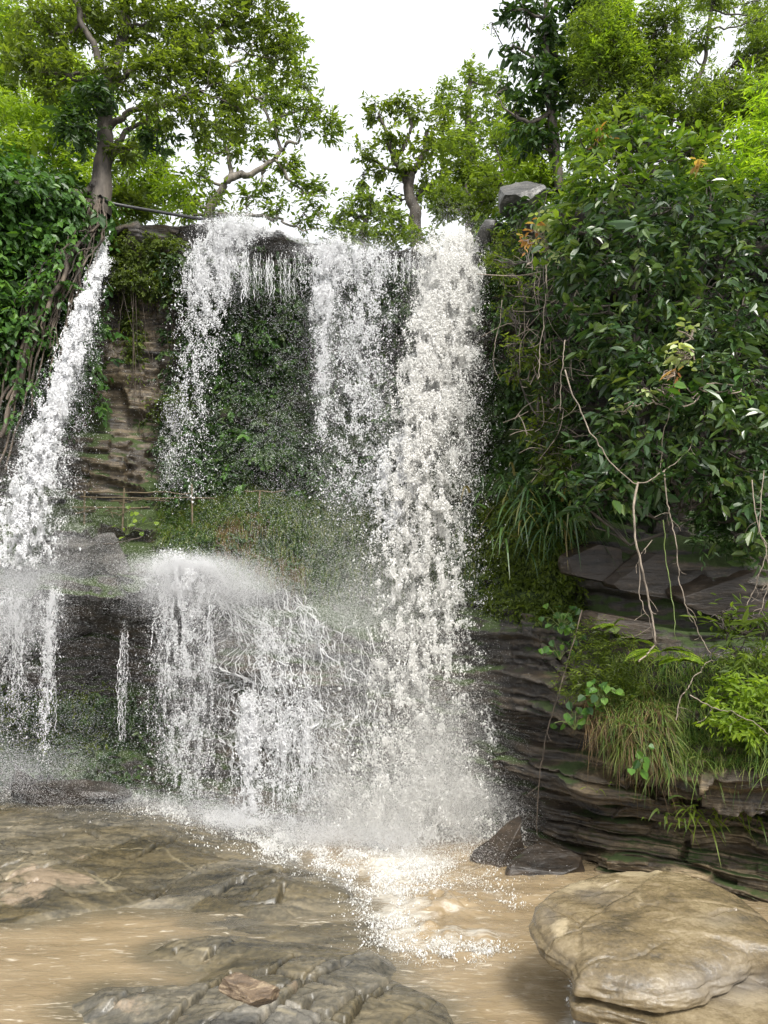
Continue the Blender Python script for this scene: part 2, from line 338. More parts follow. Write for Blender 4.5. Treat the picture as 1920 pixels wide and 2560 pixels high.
# ------------------------------------------------------------------ the cliff: profiles (row, distance) at picture columns
# from foot: foot, recess, underside, lower lip, shelf back, slope top, upper foot, upper mid, under lip, lip
PROF = {
 -260: [(770, 10.2), (720, 10.6), (640, 10.5), (600, 9.7), (580, 10.2), (530, 10.6), (505, 10.9), (360, 10.3), (200, 10.2), (110, 10.2)],
 -60:  [(785, 11.2), (720, 11.8), (630, 11.7), (597, 10.7), (580, 11.3), (530, 11.8), (505, 12.0), (360, 11.4), (230, 11.2), (160, 11.2)],
 0:    [(788, 11.5), (720, 12.2), (625, 12.1), (592, 10.9), (576, 11.6), (530, 12.1), (505, 12.4), (370, 11.7), (250, 11.5), (185, 11.4)],
 60:   [(792, 11.4), (720, 12.4), (620, 12.3), (592, 10.9), (572, 11.6), (535, 12.2), (505, 12.7), (390, 12.5), (260, 12.2), (200, 11.9)],
 105:  [(796, 11.3), (722, 12.4), (630, 12.3), (596, 10.9), (574, 11.6), (540, 12.1), (505, 12.7), (400, 12.9), (262, 12.7), (246, 12.5)],
 125:  [(798, 11.25), (724, 12.3), (640, 12.2), (602, 10.95), (578, 11.6), (545, 12.0), (505, 12.75), (400, 13.0), (250, 12.7), (226, 12.4)],
 150:  [(800, 11.2), (726, 12.1), (640, 12.0), (590, 10.9), (562, 11.4), (540, 12.0), (503, 12.8), (400, 13.1), (256, 12.7), (222, 12.4)],
 185:  [(806, 11.1), (730, 11.9), (630, 11.7), (572, 10.8), (558, 11.4), (530, 12.0), (500, 12.8), (400, 13.2), (262, 12.7), (221, 12.3)],
 215:  [(812, 11.0), (735, 11.6), (650, 11.4), (590, 10.95), (568, 11.5), (520, 12.0), (498, 12.8), (400, 13.3), (262, 12.7), (221, 12.3)],
 250:  [(822, 10.9), (740, 11.2), (690, 10.95), (618, 11.1), (580, 11.7), (512, 12.0), (497, 12.8), (400, 13.3), (264, 12.7), (222, 12.3)],
 300:  [(832, 10.7), (750, 11.1), (700, 10.75), (632, 10.95), (592, 11.7), (515, 12.0), (499, 12.8), (400, 13.3), (268, 12.7), (236, 12.35)],
 350:  [(838, 10.5), (770, 10.7), (700, 10.7), (640, 10.9), (598, 11.6), (520, 12.0), (500, 12.8), (400, 13.3), (268, 12.7), (248, 12.4)],
 430:  [(842, 10.35), (770, 10.5), (700, 10.6), (640, 10.75), (600, 11.4), (525, 11.8), (500, 12.6), (390, 13.0), (268, 12.6), (250, 12.3)],
 478:  [(848, 10.2), (770, 10.3), (700, 10.35), (634, 10.4), (600, 11.0), (535, 11.3), (500, 11.9), (380, 12.4), (270, 12.3), (246, 12.1)],
 505:  [(854, 10.0), (770, 10.05), (700, 10.05), (628, 10.05), (606, 10.5), (540, 10.7), (495, 11.2), (380, 11.6), (270, 11.6), (222, 11.6)],
 540:  [(862, 9.6), (770, 9.65), (715, 9.6), (640, 9.6), (612, 10.1), (545, 10.3), (490, 10.7), (380, 10.9), (270, 10.9), (205, 10.9)],
 600:  [(880, 8.8), (820, 8.95), (770, 8.7), (738, 8.55), (650, 9.4), (560, 9.6), (520, 10.1), (400, 10.3), (290, 10.3), (190, 10.3)],
 680:  [(897, 8.2), (845, 8.5), (800, 8.5), (765, 7.9), (650, 8.9), (570, 9.1), (520, 9.8), (400, 9.9), (290, 9.9), (185, 10.0)],
 768:  [(912, 7.7), (850, 8.1), (805, 8.1), (772, 7.4), (650, 8.5), (580, 8.7), (530, 9.3), (400, 9.5), (290, 9.5), (190, 9.6)],
 900:  [(935, 7.0), (860, 7.4), (810, 7.4), (775, 6.8), (650, 7.8), (580, 8.0), (530, 8.7), (400, 8.9), (290, 8.9), (170, 9.0)],
 1060: [(960, 6.4), (860, 6.8), (810, 6.8), (775, 6.2), (650, 7.2), (580, 7.4), (530, 8.0), (400, 8.2), (290, 8.2), (130, 8.3)],
}
uk = np.array(sorted(PROF)); pk = np.array([PROF[u] for u in uk], float)          # (k,10,2)
UG = np.concatenate([np.arange(-260, -10, 5), np.arange(-10, 780, 1.7), np.arange(780, 1060, 5)])
prof = np.stack([[np.interp(UG, uk, pk[:, j, c]) for c in (0, 1)] for j in range(10)])   # (10,2,n)
ker = np.exp(-.5 * (np.arange(-6, 7) / 2.5) ** 2); ker /= ker.sum()
prof = np.stack([[np.convolve(np.pad(prof[j, c], 6, 'edge'), ker, 'valid') for c in (0, 1)] for j in range(10)])
W = np.stack([un(UG, prof[j, 0], prof[j, 1]) for j in range(10)])                       # (10,n,3)
hill = np.interp(UG, [-260, 0, 90, 115, 450, 520, 768, 1060], [5, 4.0, 1.2, .2, .2, 2.0, 4.2, 5])
base = W[0].copy(); base[:, 2] = -.7; base[:, 1] -= .05
t1 = W[9].copy(); t1[:, 1] += 1.2; t1[:, 2] += .05 + hill * .12
t2 = W[9].copy(); t2[:, 1] += 5; t2[:, 2] += .1 + hill * .6; t2[:, 0] *= 1.3
t3 = W[9].copy(); t3[:, 1] += 16; t3[:, 2] += .2 + hill * 1.7; t3[:, 0] *= 1.9
W = np.concatenate([base[None], W, t1[None], t2[None], t3[None]])                        # (14,n,3)
ROWS = [10, 80, 80, 36, 22, 36, 24, 60, 76, 24, 18, 14, 14]
parts_, semr = [], []
for j, r in enumerate(ROWS):
    t = np.linspace(0, 1, r, endpoint=False)[:, None, None]
    parts_.append(W[j] * (1 - t) + W[j + 1] * t); semr.append(j + t[:, 0, 0])
CG = np.concatenate(parts_ + [W[-1:]]); SEM = np.concatenate(semr + [[13.]])             # (rows,n,3)
for _ in range(3):
    CG[1:-1] = .25 * CG[:-2] + .5 * CG[1:-1] + .25 * CG[2:]
def grid_normals(G):
    N = np.cross(np.gradient(G, axis=1), np.gradient(G, axis=0)); return nrm(N)
CN = grid_normals(CG)
CU, CV = proj(CG)
# strata and breaks
Pn = CG
s = Pn[..., 2] + .10 * Pn[..., 0] + .16 * fbm(Pn * np.array([.5, .5, .5]), 3, 5)
def steps(s, th, seed, P, open_j=0.0):
    k = s / th + .35 * fbm(P * np.array([1.1, 1.1, 1.6]), 2, seed)
    i = np.floor(k); f = k - i
    bx = np.floor(P[..., 0] * .9 + i * .37 + .5 * vn(P * .8, seed + 9))                  # broken into blocks along the layer
    z0 = np.zeros_like(i)
    h0 = _h(i.astype(np.int64), bx.astype(np.int64), z0.astype(np.int64), seed); h1 = _h((i + 1).astype(np.int64), bx.astype(np.int64), z0.astype(np.int64), seed)
    return h0 + (h1 - h0) * sstep(.82, 1.0, f) - open_j * np.exp(-((f - .93) / .06) ** 2) * (.4 + .6 * (h0 > -.2))
s = s + .07 * fbm(Pn * 1.7, 3, 6)
bn = sstep(-.2, .25, fbm(Pn * .8, 2, 66))
disp = .20 * steps(s, .42, 3, Pn, .35) + (.03 + .08 * bn) * steps(s, .15, 8, Pn) + .022 * (1 - bn) * steps(s, .05, 9, Pn) + .16 * fbm(Pn * .9, 4, 21) + .035 * fbm(Pn * 5, 3, 33)
disp += .018 * fbm(Pn * np.array([9, 9, 30.]), 2, 35)
SEMG_ = lambda a: np.broadcast_to(a[:, None], CU.shape)
amp = np.ones_like(disp)
amp *= np.interp(SEM, [0, 1, 2, 9.5, 10.5, 11.5, 14], [.3, .6, 1, 1, .6, .3, .8])[:, None]
grassy = ((SEM > 4.8) & (SEM < 7))[:, None] & (CU > 160) & (CU < 480)
amp = np.where(grassy, .5, amp)
lr = sstep(470, 540, CU) * ((SEMG_(SEM) < 4.7))
disp = disp + lr * (.14 * steps(s * 1.05 + .1, .19, 18, Pn, .9) + .06 * steps(s, .07, 19, Pn, .5))
lip = sstep(330, 360, CU) * sstep(492, 470, CU) * ((SEM > 9) & (SEM < 12))[:, None]
amp = amp * (1 - .8 * lip)
dirn = nrm(CN * np.array([1, 1, .35])); dirn = np.where(dirn[..., 1:2] > .2, -dirn, dirn)
nsgn = np.where(CN[..., 1:2] - CN[..., 2:3] > 0, -1.0, 1.0)
CN = CN * nsgn; dirn = nrm(CN * np.array([1, 1, .4]))
CG = CG + dirn * (disp * amp)[..., None]
CN = grid_normals(CG); CN *= np.where(CN[..., 1:2] - CN[..., 2:3] > 0, -1.0, 1.0)
CU, CV = proj(CG)
SEMG = np.broadcast_to(SEM[:, None], CU.shape)
r_, c_ = CU.shape
idx = np.arange(r_ * c_).reshape(r_, c_)
quads = np.stack([idx[:-1, :-1], idx[:-1, 1:], idx[1:, 1:], idx[1:, :-1]], -1).reshape(-1, 4)
moss = np.clip(((SEMG > 5) & (SEMG < 8)) * .7 + (SEMG > 10.5) * .9 + .35 * ((CU > 490) & (CU < 570)) * (SEMG > 4.5), 0, 1) * np.where((CU < 160) & (SEMG < 9.5), .4, 1)
moss = moss * np.where((CU > 480) & (SEMG < 5), .0, 1) - .6 * ((CU > 570) & (SEMG > 4.6) & (SEMG < 9)) - .35 * ((CU > 500) & (SEMG < 4.6)) - .3 * ((CU > 110) & (CU < 165) & (SEMG > 7.2) & (SEMG < 8.6))
warm = np.clip(sstep(525, 620, CU) * sstep(4.9, 4.2, SEMG) + .8 * ((SEMG > 7.1) & (SEMG < 8.7)) * sstep(180, 150, CU) * sstep(60, 95, CU) + .35 * ((CU > 215) & (CU < 350) & (SEMG < 4)), 0, 1)
cliff = mk('cliff', CG.reshape(-1, 3), quads, M['cliff'], attrs={'moss': moss.ravel(), 'warm': warm.ravel()})
tag(cliff, 'dark layered rock cliff with a shelf halfway up and a wet lip', kind='structure')
def surf(u, sem):
    """place and normal on the cliff at a picture column and profile height"""
    i = np.clip(np.searchsorted(SEM, sem), 0, r_ - 1); j = np.clip(np.searchsorted(UG, u), 0, c_ - 1)
    return CG[i, j], CN[i, j]
def pick(n, mask, w=None):
    ii = np.flatnonzero(mask.ravel()); 
    a = np.linalg.norm(np.cross(np.gradient(CG, axis=1), np.gradient(CG, axis=0)), axis=-1).ravel()[ii]
    if w is not None: a = a * w.ravel()[ii]
    k = RNG.choice(ii, n, p=a / a.sum()); P = CG.reshape(-1, 3)[k] + RNG.normal(size=(n, 3)) * .012
    return P, CN.reshape(-1, 3)[k]

# ------------------------------------------------------------------ river bed and river
A_POLY = [(-200, 905), (-60, 912), (0, 911), (35, 911), (67, 905), (93, 899), (139, 896), (185, 898), (231, 902), (289, 911), (308, 902), (347, 888),
          (340, 874), (300, 862), (285, 842), (300, 815), (150, 775), (0, 770), (-200, 760)]
C_POLY = [(150, 948), (167, 939), (231, 931), (324, 940), (384, 950), (400, 965), (390, 974), (419, 983), (442, 997), (452, 1060), (150, 1060),
          (155, 1018), (81, 1015), (72, 999), (104, 983), (150, 983), (190, 980), (218, 963), (180, 958)]
D_POLY = [(200, 905), (289, 912), (345, 892), (372, 905), (385, 950), (324, 942), (231, 932), (190, 922)]
gx = np.concatenate([np.arange(-9, -5.6, .08), np.arange(-5.6, 2.2, .014), np.arange(2.2, 9.1, .08)]); gy = np.concatenate([np.arange(1.5, 3.8, .05), np.arange(3.8, 7.2, .012), np.arange(7.2, 10.2, .018), np.arange(10.2, 12.6, .04)])
BX, BY = np.meshgrid(gx, gy); XY = np.stack([BX, BY], -1)
P3 = np.stack([BX, BY, np.zeros_like(BX)], -1)
wp = XY + .05 * np.stack([fbm(P3 * 2.2, 3, 1), fbm(P3 * 2.2, 3, 2)], -1)
sdA = sdpoly(wp, ung(*np.array(A_POLY, float).T, .08)[:, :2]); sdC = sdpoly(wp, ung(*np.array(C_POLY, float).T, .05)[:, :2])
sdD = sdpoly(wp, ung(*np.array(D_POLY, float).T, 0)[:, :2])
def pdist(q, pts, z=.1):
    """distance from ground points to a line given in picture points"""
    p = ung(*np.array(pts, float).T, z)[:, :2]; d = np.full(q.shape[:-1], 9.)
    for a, b in zip(p[:-1], p[1:]):
        e = b - a; w = q - a; t = np.clip((w @ e) / (e @ e), 0, 1); r = w - t[..., None] * e; d = np.minimum(d, np.hypot(r[..., 0], r[..., 1]))
    return d
def c7(*p): return [(x * .2315, 712 + y * .2315) for x, y in p]
def c8(*p): return [(384 + x * .2315, 712 + y * .2315) for x, y in p]
i64 = np.int64
def joints(th, sp, seed, width, depth, warp=.12):
    c, sn = math.cos(th), math.sin(th)
    a = BX * c + BY * sn + warp * fbm(P3 * .9, 3, seed) + .012 * fbm(P3 * 9, 2, seed + 1); b = -BX * sn + BY * c
    k = np.floor(a / sp); f = a / sp - k; zz = np.zeros_like(k).astype(i64)
    jit = .3 * _h(k.astype(i64), zz, zz, seed + 3)
    on = (_h((k + (f > .5)).astype(i64), np.floor(b / 1.1 + k * .43).astype(i64), zz, seed) > -.15)
    d = np.abs(f - .5 - jit) * sp; side = (k + (f > .5 + jit)).astype(i64)
    return -depth * on * sstep(width, width * .2, d), _h(side, zz, zz, seed + 5)
j1, b1 = joints(math.radians(-35), .62, 41, .022, .05); j2, b2 = joints(math.radians(62), .8, 52, .020, .045); j3, b3 = joints(math.radians(-66), .34, 63, .008, .018)
blk = .012 * b1 + .010 * b2 + .005 * b3
fine = .006 * fbm(P3 * np.array([7, 26, 1]), 3, 201) + .004 * fbm(P3 * 30, 3, 202)
fine = fine - .008 * np.maximum(0, .12 - np.abs(fbm(P3 * np.array([4, 11, 1]), 3, 203))) / .12
# dipping layers that break into low steps facing the viewer
lay = BY * .9 + BX * .35 + .25 * fbm(P3 * .7, 3, 71) + .03 * fbm(P3 * 4, 3, 72)
saw = (lay / .42 - np.floor(lay / .42)); saw2 = (lay / .13 - np.floor(lay / .13))
strat = .028 * (saw - .5) + .008 * (saw2 - .5)
wcr = XY + .018 * np.stack([fbm(P3 * 7, 2, 11), fbm(P3 * 7, 2, 12)], -1)
crk = j1 + j2 + j3
for pts in [c7((790, 555), (735, 590), (640, 625), (575, 645)), c7((360, 572), (425, 598)), c7((940, 765), (1020, 730), (1075, 742)), c7((1045, 805), (1205, 795), (1222, 752)), c7((210, 612), (268, 585)), c7((1065, 716), (1132, 704)),
            c7((0, 700), (90, 680), (190, 650)), c7((650, 790), (730, 735)), c7((1040, 1140), (1075, 1108)), c7((1165, 1112), (1300, 1040)), c7((1330, 1155), (1420, 1120), (1500, 1078)),
            c7((1180, 1272), (1340, 1290), (1500, 1322), (1560, 1240), (1680, 1170)), c7((1310, 1285), (1350, 1240)), c7((740, 1290), (830, 1240), (960, 1260)), c7((720, 1330), (900, 1180), (1010, 1090)), c7((980, 1310), (1210, 1190)), c7((1110, 1345), (1330, 1160)), c7((1010, 1085), (1330, 1150), (1659, 1235)), c7((1180, 1020), (1500, 1076)), c7((870, 1040), (930, 1000)), c7((690, 1050), (760, 990))]:
    crk = crk - .10 * sstep(.034, .010, pdist(wcr, pts))
vein = np.zeros_like(BX)
for pts, w_ in [(c7((380, 695), (480, 750), (600, 795), (640, 790)), .03), (c7((730, 975), (900, 1010)), .02), (c7((430, 740), (520, 690)), .018), (c7((0, 750), (90, 700), (240, 680)), .025), (c7((1000, 990), (1250, 1025), (1330, 1040)), .014), (c7((330, 630), (700, 620), (850, 690)), .014), (c7((1100, 1290), (1280, 1320)), .02)]:
    vein = np.maximum(vein, sstep(w_ * .9, w_ * .2, pdist(wcr, pts)) * (.6 + .6 * fbm(P3 * 5, 2, 55)))
bu, bv = proj(P3 + np.array([0, 0, .12])); sand = np.zeros_like(BX)
for (u0, v0, su_, sv_, a) in [(45, 880, 45, 11, 1.0), (85, 878, 14, 6, .8), (20, 893, 30, 6, .8), (130, 995, 26, 7, .9), (300, 985, 14, 4, .5), (170, 1012, 30, 8, .5), (90, 862, 40, 3, .5), (270, 870, 30, 5, .35), (60, 910, 60, 4, .5)]:
    sand += a * np.exp(-((bu - u0) / su_) ** 2 - ((bv - v0) / sv_) ** 2)
hb = -.34 + .05 * fbm(P3 * 1.5, 3, 4)
edgeA = .05 * fbm(P3 * 5, 3, 14); shA = sdA + edgeA; shC = sdC + edgeA
domeA = .20 * sstep(0, 2.0, sdA) + .05 * np.exp(-((bu - 40) / 60) ** 2 - ((bv - 885) / 16) ** 2) * 1.4 + .05 * np.exp(-((bu - 270) / 60) ** 2 - ((bv - 878) / 14) ** 2)
hA = .012 + .16 * np.clip(shA, -1, .12) / .5 + domeA + .02 * fbm(P3 * np.array([3, 5, 1]), 4, 6) + (crk + blk + strat + fine) * sstep(.0, .25, sdA)
hC = .004 + .22 * np.clip(shC, -1, .14) / .5 + .05 * sstep(0, .6, sdC) + .008 * fbm(P3 * np.array([4, 6, 1]), 4, 7) + ((crk - j3 - j2) + blk * .9 + strat * .8 + fine) * sstep(0, .15, sdC)
hD = .003 + .03 * fbm(P3 * np.array([.9, 3.4, 1]), 4, 8) - .3 * sstep(.05, -.5, sdD) + .5 * blk
HB = np.maximum(np.maximum(hA, hC), np.maximum(hD, hb))
br, bc = HB.shape; bi = np.arange(br * bc).reshape(br, bc)
BQ = np.stack([bi[:-1, :-1], bi[:-1, 1:], bi[1:, 1:], bi[1:, :-1]], -1).reshape(-1, 4)
tag(mk('riverbed', np.stack([BX, BY, HB], -1).reshape(-1, 3), BQ, M['slab'], attrs={'vein': vein.ravel(), 'sand': sand.ravel(), 'blk': ((b1 + b2 + b3) / 3).ravel()}), 'wet brown jointed rock slabs of the river bed', kind='structure')
def bed(x, y):
    i = np.clip(np.searchsorted(gy, y), 0, br - 1); j = np.clip(np.searchsorted(gx, x), 0, bc - 1); return HB[i, j]

wx = np.concatenate([np.arange(-9, -4.2, .08), np.arange(-4.2, 2.6, .016), np.arange(2.6, 9.1, .08)]); wy = np.concatenate([np.arange(1.5, 3.9, .05), np.arange(3.9, 9.0, .014), np.arange(9.0, 11.8, .03)])
WX, WY = np.meshgrid(wx, wy); Q3 = np.stack([WX, WY, np.zeros_like(WX)], -1); wu, wv = proj(Q3)
ch = sstep(330, 400, wu) * sstep(620, 540, wu)                                            # the rushing channel
near = ch * sstep(975, 860, wv)
pool = 1 - ch
wrp = Q3 + .25 * np.stack([fbm(Q3 * .8, 2, 301), fbm(Q3 * .8, 2, 302), 0 * WX], -1)
hw = (.011 * fbm(wrp * np.array([2.2, 5.5, 1]), 2, 81) + .0065 * fbm(wrp * np.array([6, 15, 1]), 3, 86) * sstep(-.5, .4, fbm(Q3 * .9, 2, 87))) * (.5 + .5 * pool) + ch * (.022 * fbm(Q3 * np.array([3.2, 4.5, 1]), 4, 82)) + near * .06 * fbm(Q3 * 2.2, 4, 83)
for (u0, v0, su, sv, a) in [(452, 940, 12, 6, .055), (480, 938, 14, 5, .04), (430, 930, 30, 8, .05), (440, 905, 40, 14, .08), (375, 868, 30, 12, .06)]:
    hw = hw + a * np.exp(-((wu - u0) / su) ** 2 - ((wv - v0) / sv) ** 2) * (1 + 1.1 * fbm(Q3 * 8, 3, 84))
foam = np.zeros_like(wu)
for (u0, v0, su, sv, a) in [(400, 858, 80, 24, .8), (390, 895, 30, 30, .65), (398, 928, 30, 16, .6), (450, 946, 60, 9, .6), (475, 934, 40, 5, .45), (500, 893, 50, 6, .4), (430, 985, 90, 14, .2), (440, 910, 50, 14, .35), (510, 925, 50, 20, .12), (575, 1000, 14, 40, .55), (590, 1030, 60, 14, .6), (500, 965, 60, 16, .2)]:
    foam = foam + a * np.exp(-((wu - u0) / su) ** 2 - ((wv - v0) / sv) ** 2)
foam = foam * (1 + .45 * fbm(Q3 * np.array([3, 5, 1]), 4, 85))
shallow = sstep(-.14, -.004, bed(WX, WY))
wi = np.arange(WX.size).reshape(WX.shape)
WQ = np.stack([wi[:-1, :-1], wi[:-1, 1:], wi[1:, 1:], wi[1:, :-1]], -1).reshape(-1, 4)
m, nt, N, Lk = node_mat('muddy_water')
g = N.new('ShaderNodeNewGeometry'); at = N.new('ShaderNodeAttribute'); at.attribute_name = 'foam'
mp = N.new('ShaderNodeMapping'); mp.inputs['Scale'].default_value = (1, 2.6, 1); mp.inputs['Rotation'].default_value = (0, 0, .12); Lk.new(g.outputs['Position'], mp.inputs[0])
n1 = noise(N, Lk, mp.outputs[0], 4.2, 7, .68, 1.2); n2 = noise(N, Lk, mp.outputs[0], 1.1, 3); n3 = noise(N, Lk, mp.outputs[0], 9, 5, .6, .8)
ff = math_n(N, Lk, 'ADD', at.outputs['Fac'], math_n(N, Lk, 'MULTIPLY', math_n(N, Lk, 'SUBTRACT', n1.outputs[0], .5), 1.7))
rf = ramp(N, [(.38, (0, 0, 0)), (.60, (.45, .45, .45)), (.95, (1, 1, 1))]); Lk.new(ff, rf.inputs[0])
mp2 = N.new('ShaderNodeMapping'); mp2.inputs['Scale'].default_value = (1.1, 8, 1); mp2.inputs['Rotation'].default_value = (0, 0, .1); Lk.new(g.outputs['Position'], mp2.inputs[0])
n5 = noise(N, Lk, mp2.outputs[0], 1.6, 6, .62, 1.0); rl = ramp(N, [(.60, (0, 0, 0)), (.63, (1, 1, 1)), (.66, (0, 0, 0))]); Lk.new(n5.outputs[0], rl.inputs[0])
rc = ramp(N, [(.35, (.195, .145, .083)), (.65, (.255, .193, .115))]); Lk.new(n2.outputs[0], rc.inputs[0])
ash = N.new('ShaderNodeAttribute'); ash.attribute_name = 'shallow'
c0 = mixc(N, Lk, math_n(N, Lk, 'MULTIPLY', ash.outputs['Fac'], .75), rc.outputs[0], (.085, .075, .05))
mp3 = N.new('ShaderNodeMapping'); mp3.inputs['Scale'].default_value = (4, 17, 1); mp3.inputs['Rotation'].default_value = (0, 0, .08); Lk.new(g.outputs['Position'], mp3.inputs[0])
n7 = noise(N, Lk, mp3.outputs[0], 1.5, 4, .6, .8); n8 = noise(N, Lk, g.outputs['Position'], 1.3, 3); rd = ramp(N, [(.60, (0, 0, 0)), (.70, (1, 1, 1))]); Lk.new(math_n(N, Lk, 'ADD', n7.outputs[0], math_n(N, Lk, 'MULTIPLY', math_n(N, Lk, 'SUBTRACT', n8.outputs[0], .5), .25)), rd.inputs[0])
c0 = mixc(N, Lk, math_n(N, Lk, 'MULTIPLY', rd.outputs[0], .75), c0, (.50, .45, .36))  # pale dashes painted into the water colour as sun glints on the ripples
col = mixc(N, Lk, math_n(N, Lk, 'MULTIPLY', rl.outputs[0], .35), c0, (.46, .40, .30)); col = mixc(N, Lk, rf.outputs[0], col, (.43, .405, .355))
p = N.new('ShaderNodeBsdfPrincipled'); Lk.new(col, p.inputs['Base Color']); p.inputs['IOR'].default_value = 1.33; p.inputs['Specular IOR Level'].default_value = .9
rr = N.new('ShaderNodeMix'); rr.data_type = 'FLOAT'; Lk.new(rf.outputs[0], rr.inputs[0]); rr.inputs[2].default_value = .05; rr.inputs[3].default_value = .6; Lk.new(rr.outputs[0], p.inputs['Roughness'])
b = N.new('ShaderNodeBump'); b.inputs['Strength'].default_value = 1; b.inputs['Distance'].default_value = .012
Lk.new(math_n(N, Lk, 'ADD', n3.outputs[0], math_n(N, Lk, 'MULTIPLY', rf.outputs[0], .5)), b.inputs['Height']); Lk.new(b.outputs[0], p.inputs['Normal'])
o = N.new('ShaderNodeOutputMaterial'); Lk.new(p.outputs[0], o.inputs[0]); M['water'] = m
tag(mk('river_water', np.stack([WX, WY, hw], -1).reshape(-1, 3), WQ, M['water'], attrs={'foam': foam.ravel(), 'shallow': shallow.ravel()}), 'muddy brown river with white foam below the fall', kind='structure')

# ------------------------------------------------------------------ rocks
def cube_sphere(n):
    a = np.linspace(-1, 1, n); out, q, off = [], [], 0
    for ax in range(3):
        for sg in (-1, 1):
            X, Y = np.meshgrid(a, a); Pp = np.zeros((n, n, 3)); Pp[..., ax] = sg; Pp[..., (ax + 1) % 3] = X * sg; Pp[..., (ax + 2) % 3] = Y
            out.append(Pp.reshape(-1, 3)); i = np.arange(n * n).reshape(n, n) + off; off += n * n
            q.append(np.stack([i[:-1, :-1], i[:-1, 1:], i[1:, 1:], i[1:, :-1]], -1).reshape(-1, 4))
    P = np.concatenate(out); Qd = np.concatenate(q)
    key = np.round(P * 1e4).astype(np.int64); _, first, inv = np.unique(key, axis=0, return_index=True, return_inverse=True)
    return nrm(P[first]), inv.ravel()[Qd]
def rock(name, label, u, v, d, size, mat, seed=0, cuts=9, rot=0.0, tilt=(0, 0), cat='rock', flat=.55, group=None, n=34, rough=.05, planes=None):
    P, Qd = cube_sphere(n); r = np.random.default_rng(seed)
    for k in range(cuts):
        nn = nrm(r.normal(size=3)); c = r.uniform(.5, .8); e = np.maximum(P @ nn - c, 0); P = P - e[:, None] * nn
    for nn, c in (planes or []):
        nn = nrm(np.array(nn, float)); e = np.maximum(P @ nn - c, 0); P = P - e[:, None] * nn
    P = P * (1 + rough * fbm(P * 2.5 + seed, 4, seed)[:, None])
    P = P + .02 * (fbm(P * np.array([1.5, 1.5, 9]) + seed, 3, seed + 1)[:, None]) * P
    P = P * np.array(size)
    cx, sx = math.cos(tilt[0]), math.sin(tilt[0]); cy, sy = math.cos(tilt[1]), math.sin(tilt[1]); cz, sz = math.cos(rot), math.sin(rot)
    Rm = np.array([[cz, -sz, 0], [sz, cz, 0], [0, 0, 1]]) @ np.array([[cy, 0, sy], [0, 1, 0], [-sy, 0, cy]]) @ np.array([[1, 0, 0], [0, cx, -sx], [0, sx, cx]])
    c = un(u, v, d); o = mk(name, P @ Rm.T + c, Qd, mat, origin=c)
    return tag(o, label, cat, group)

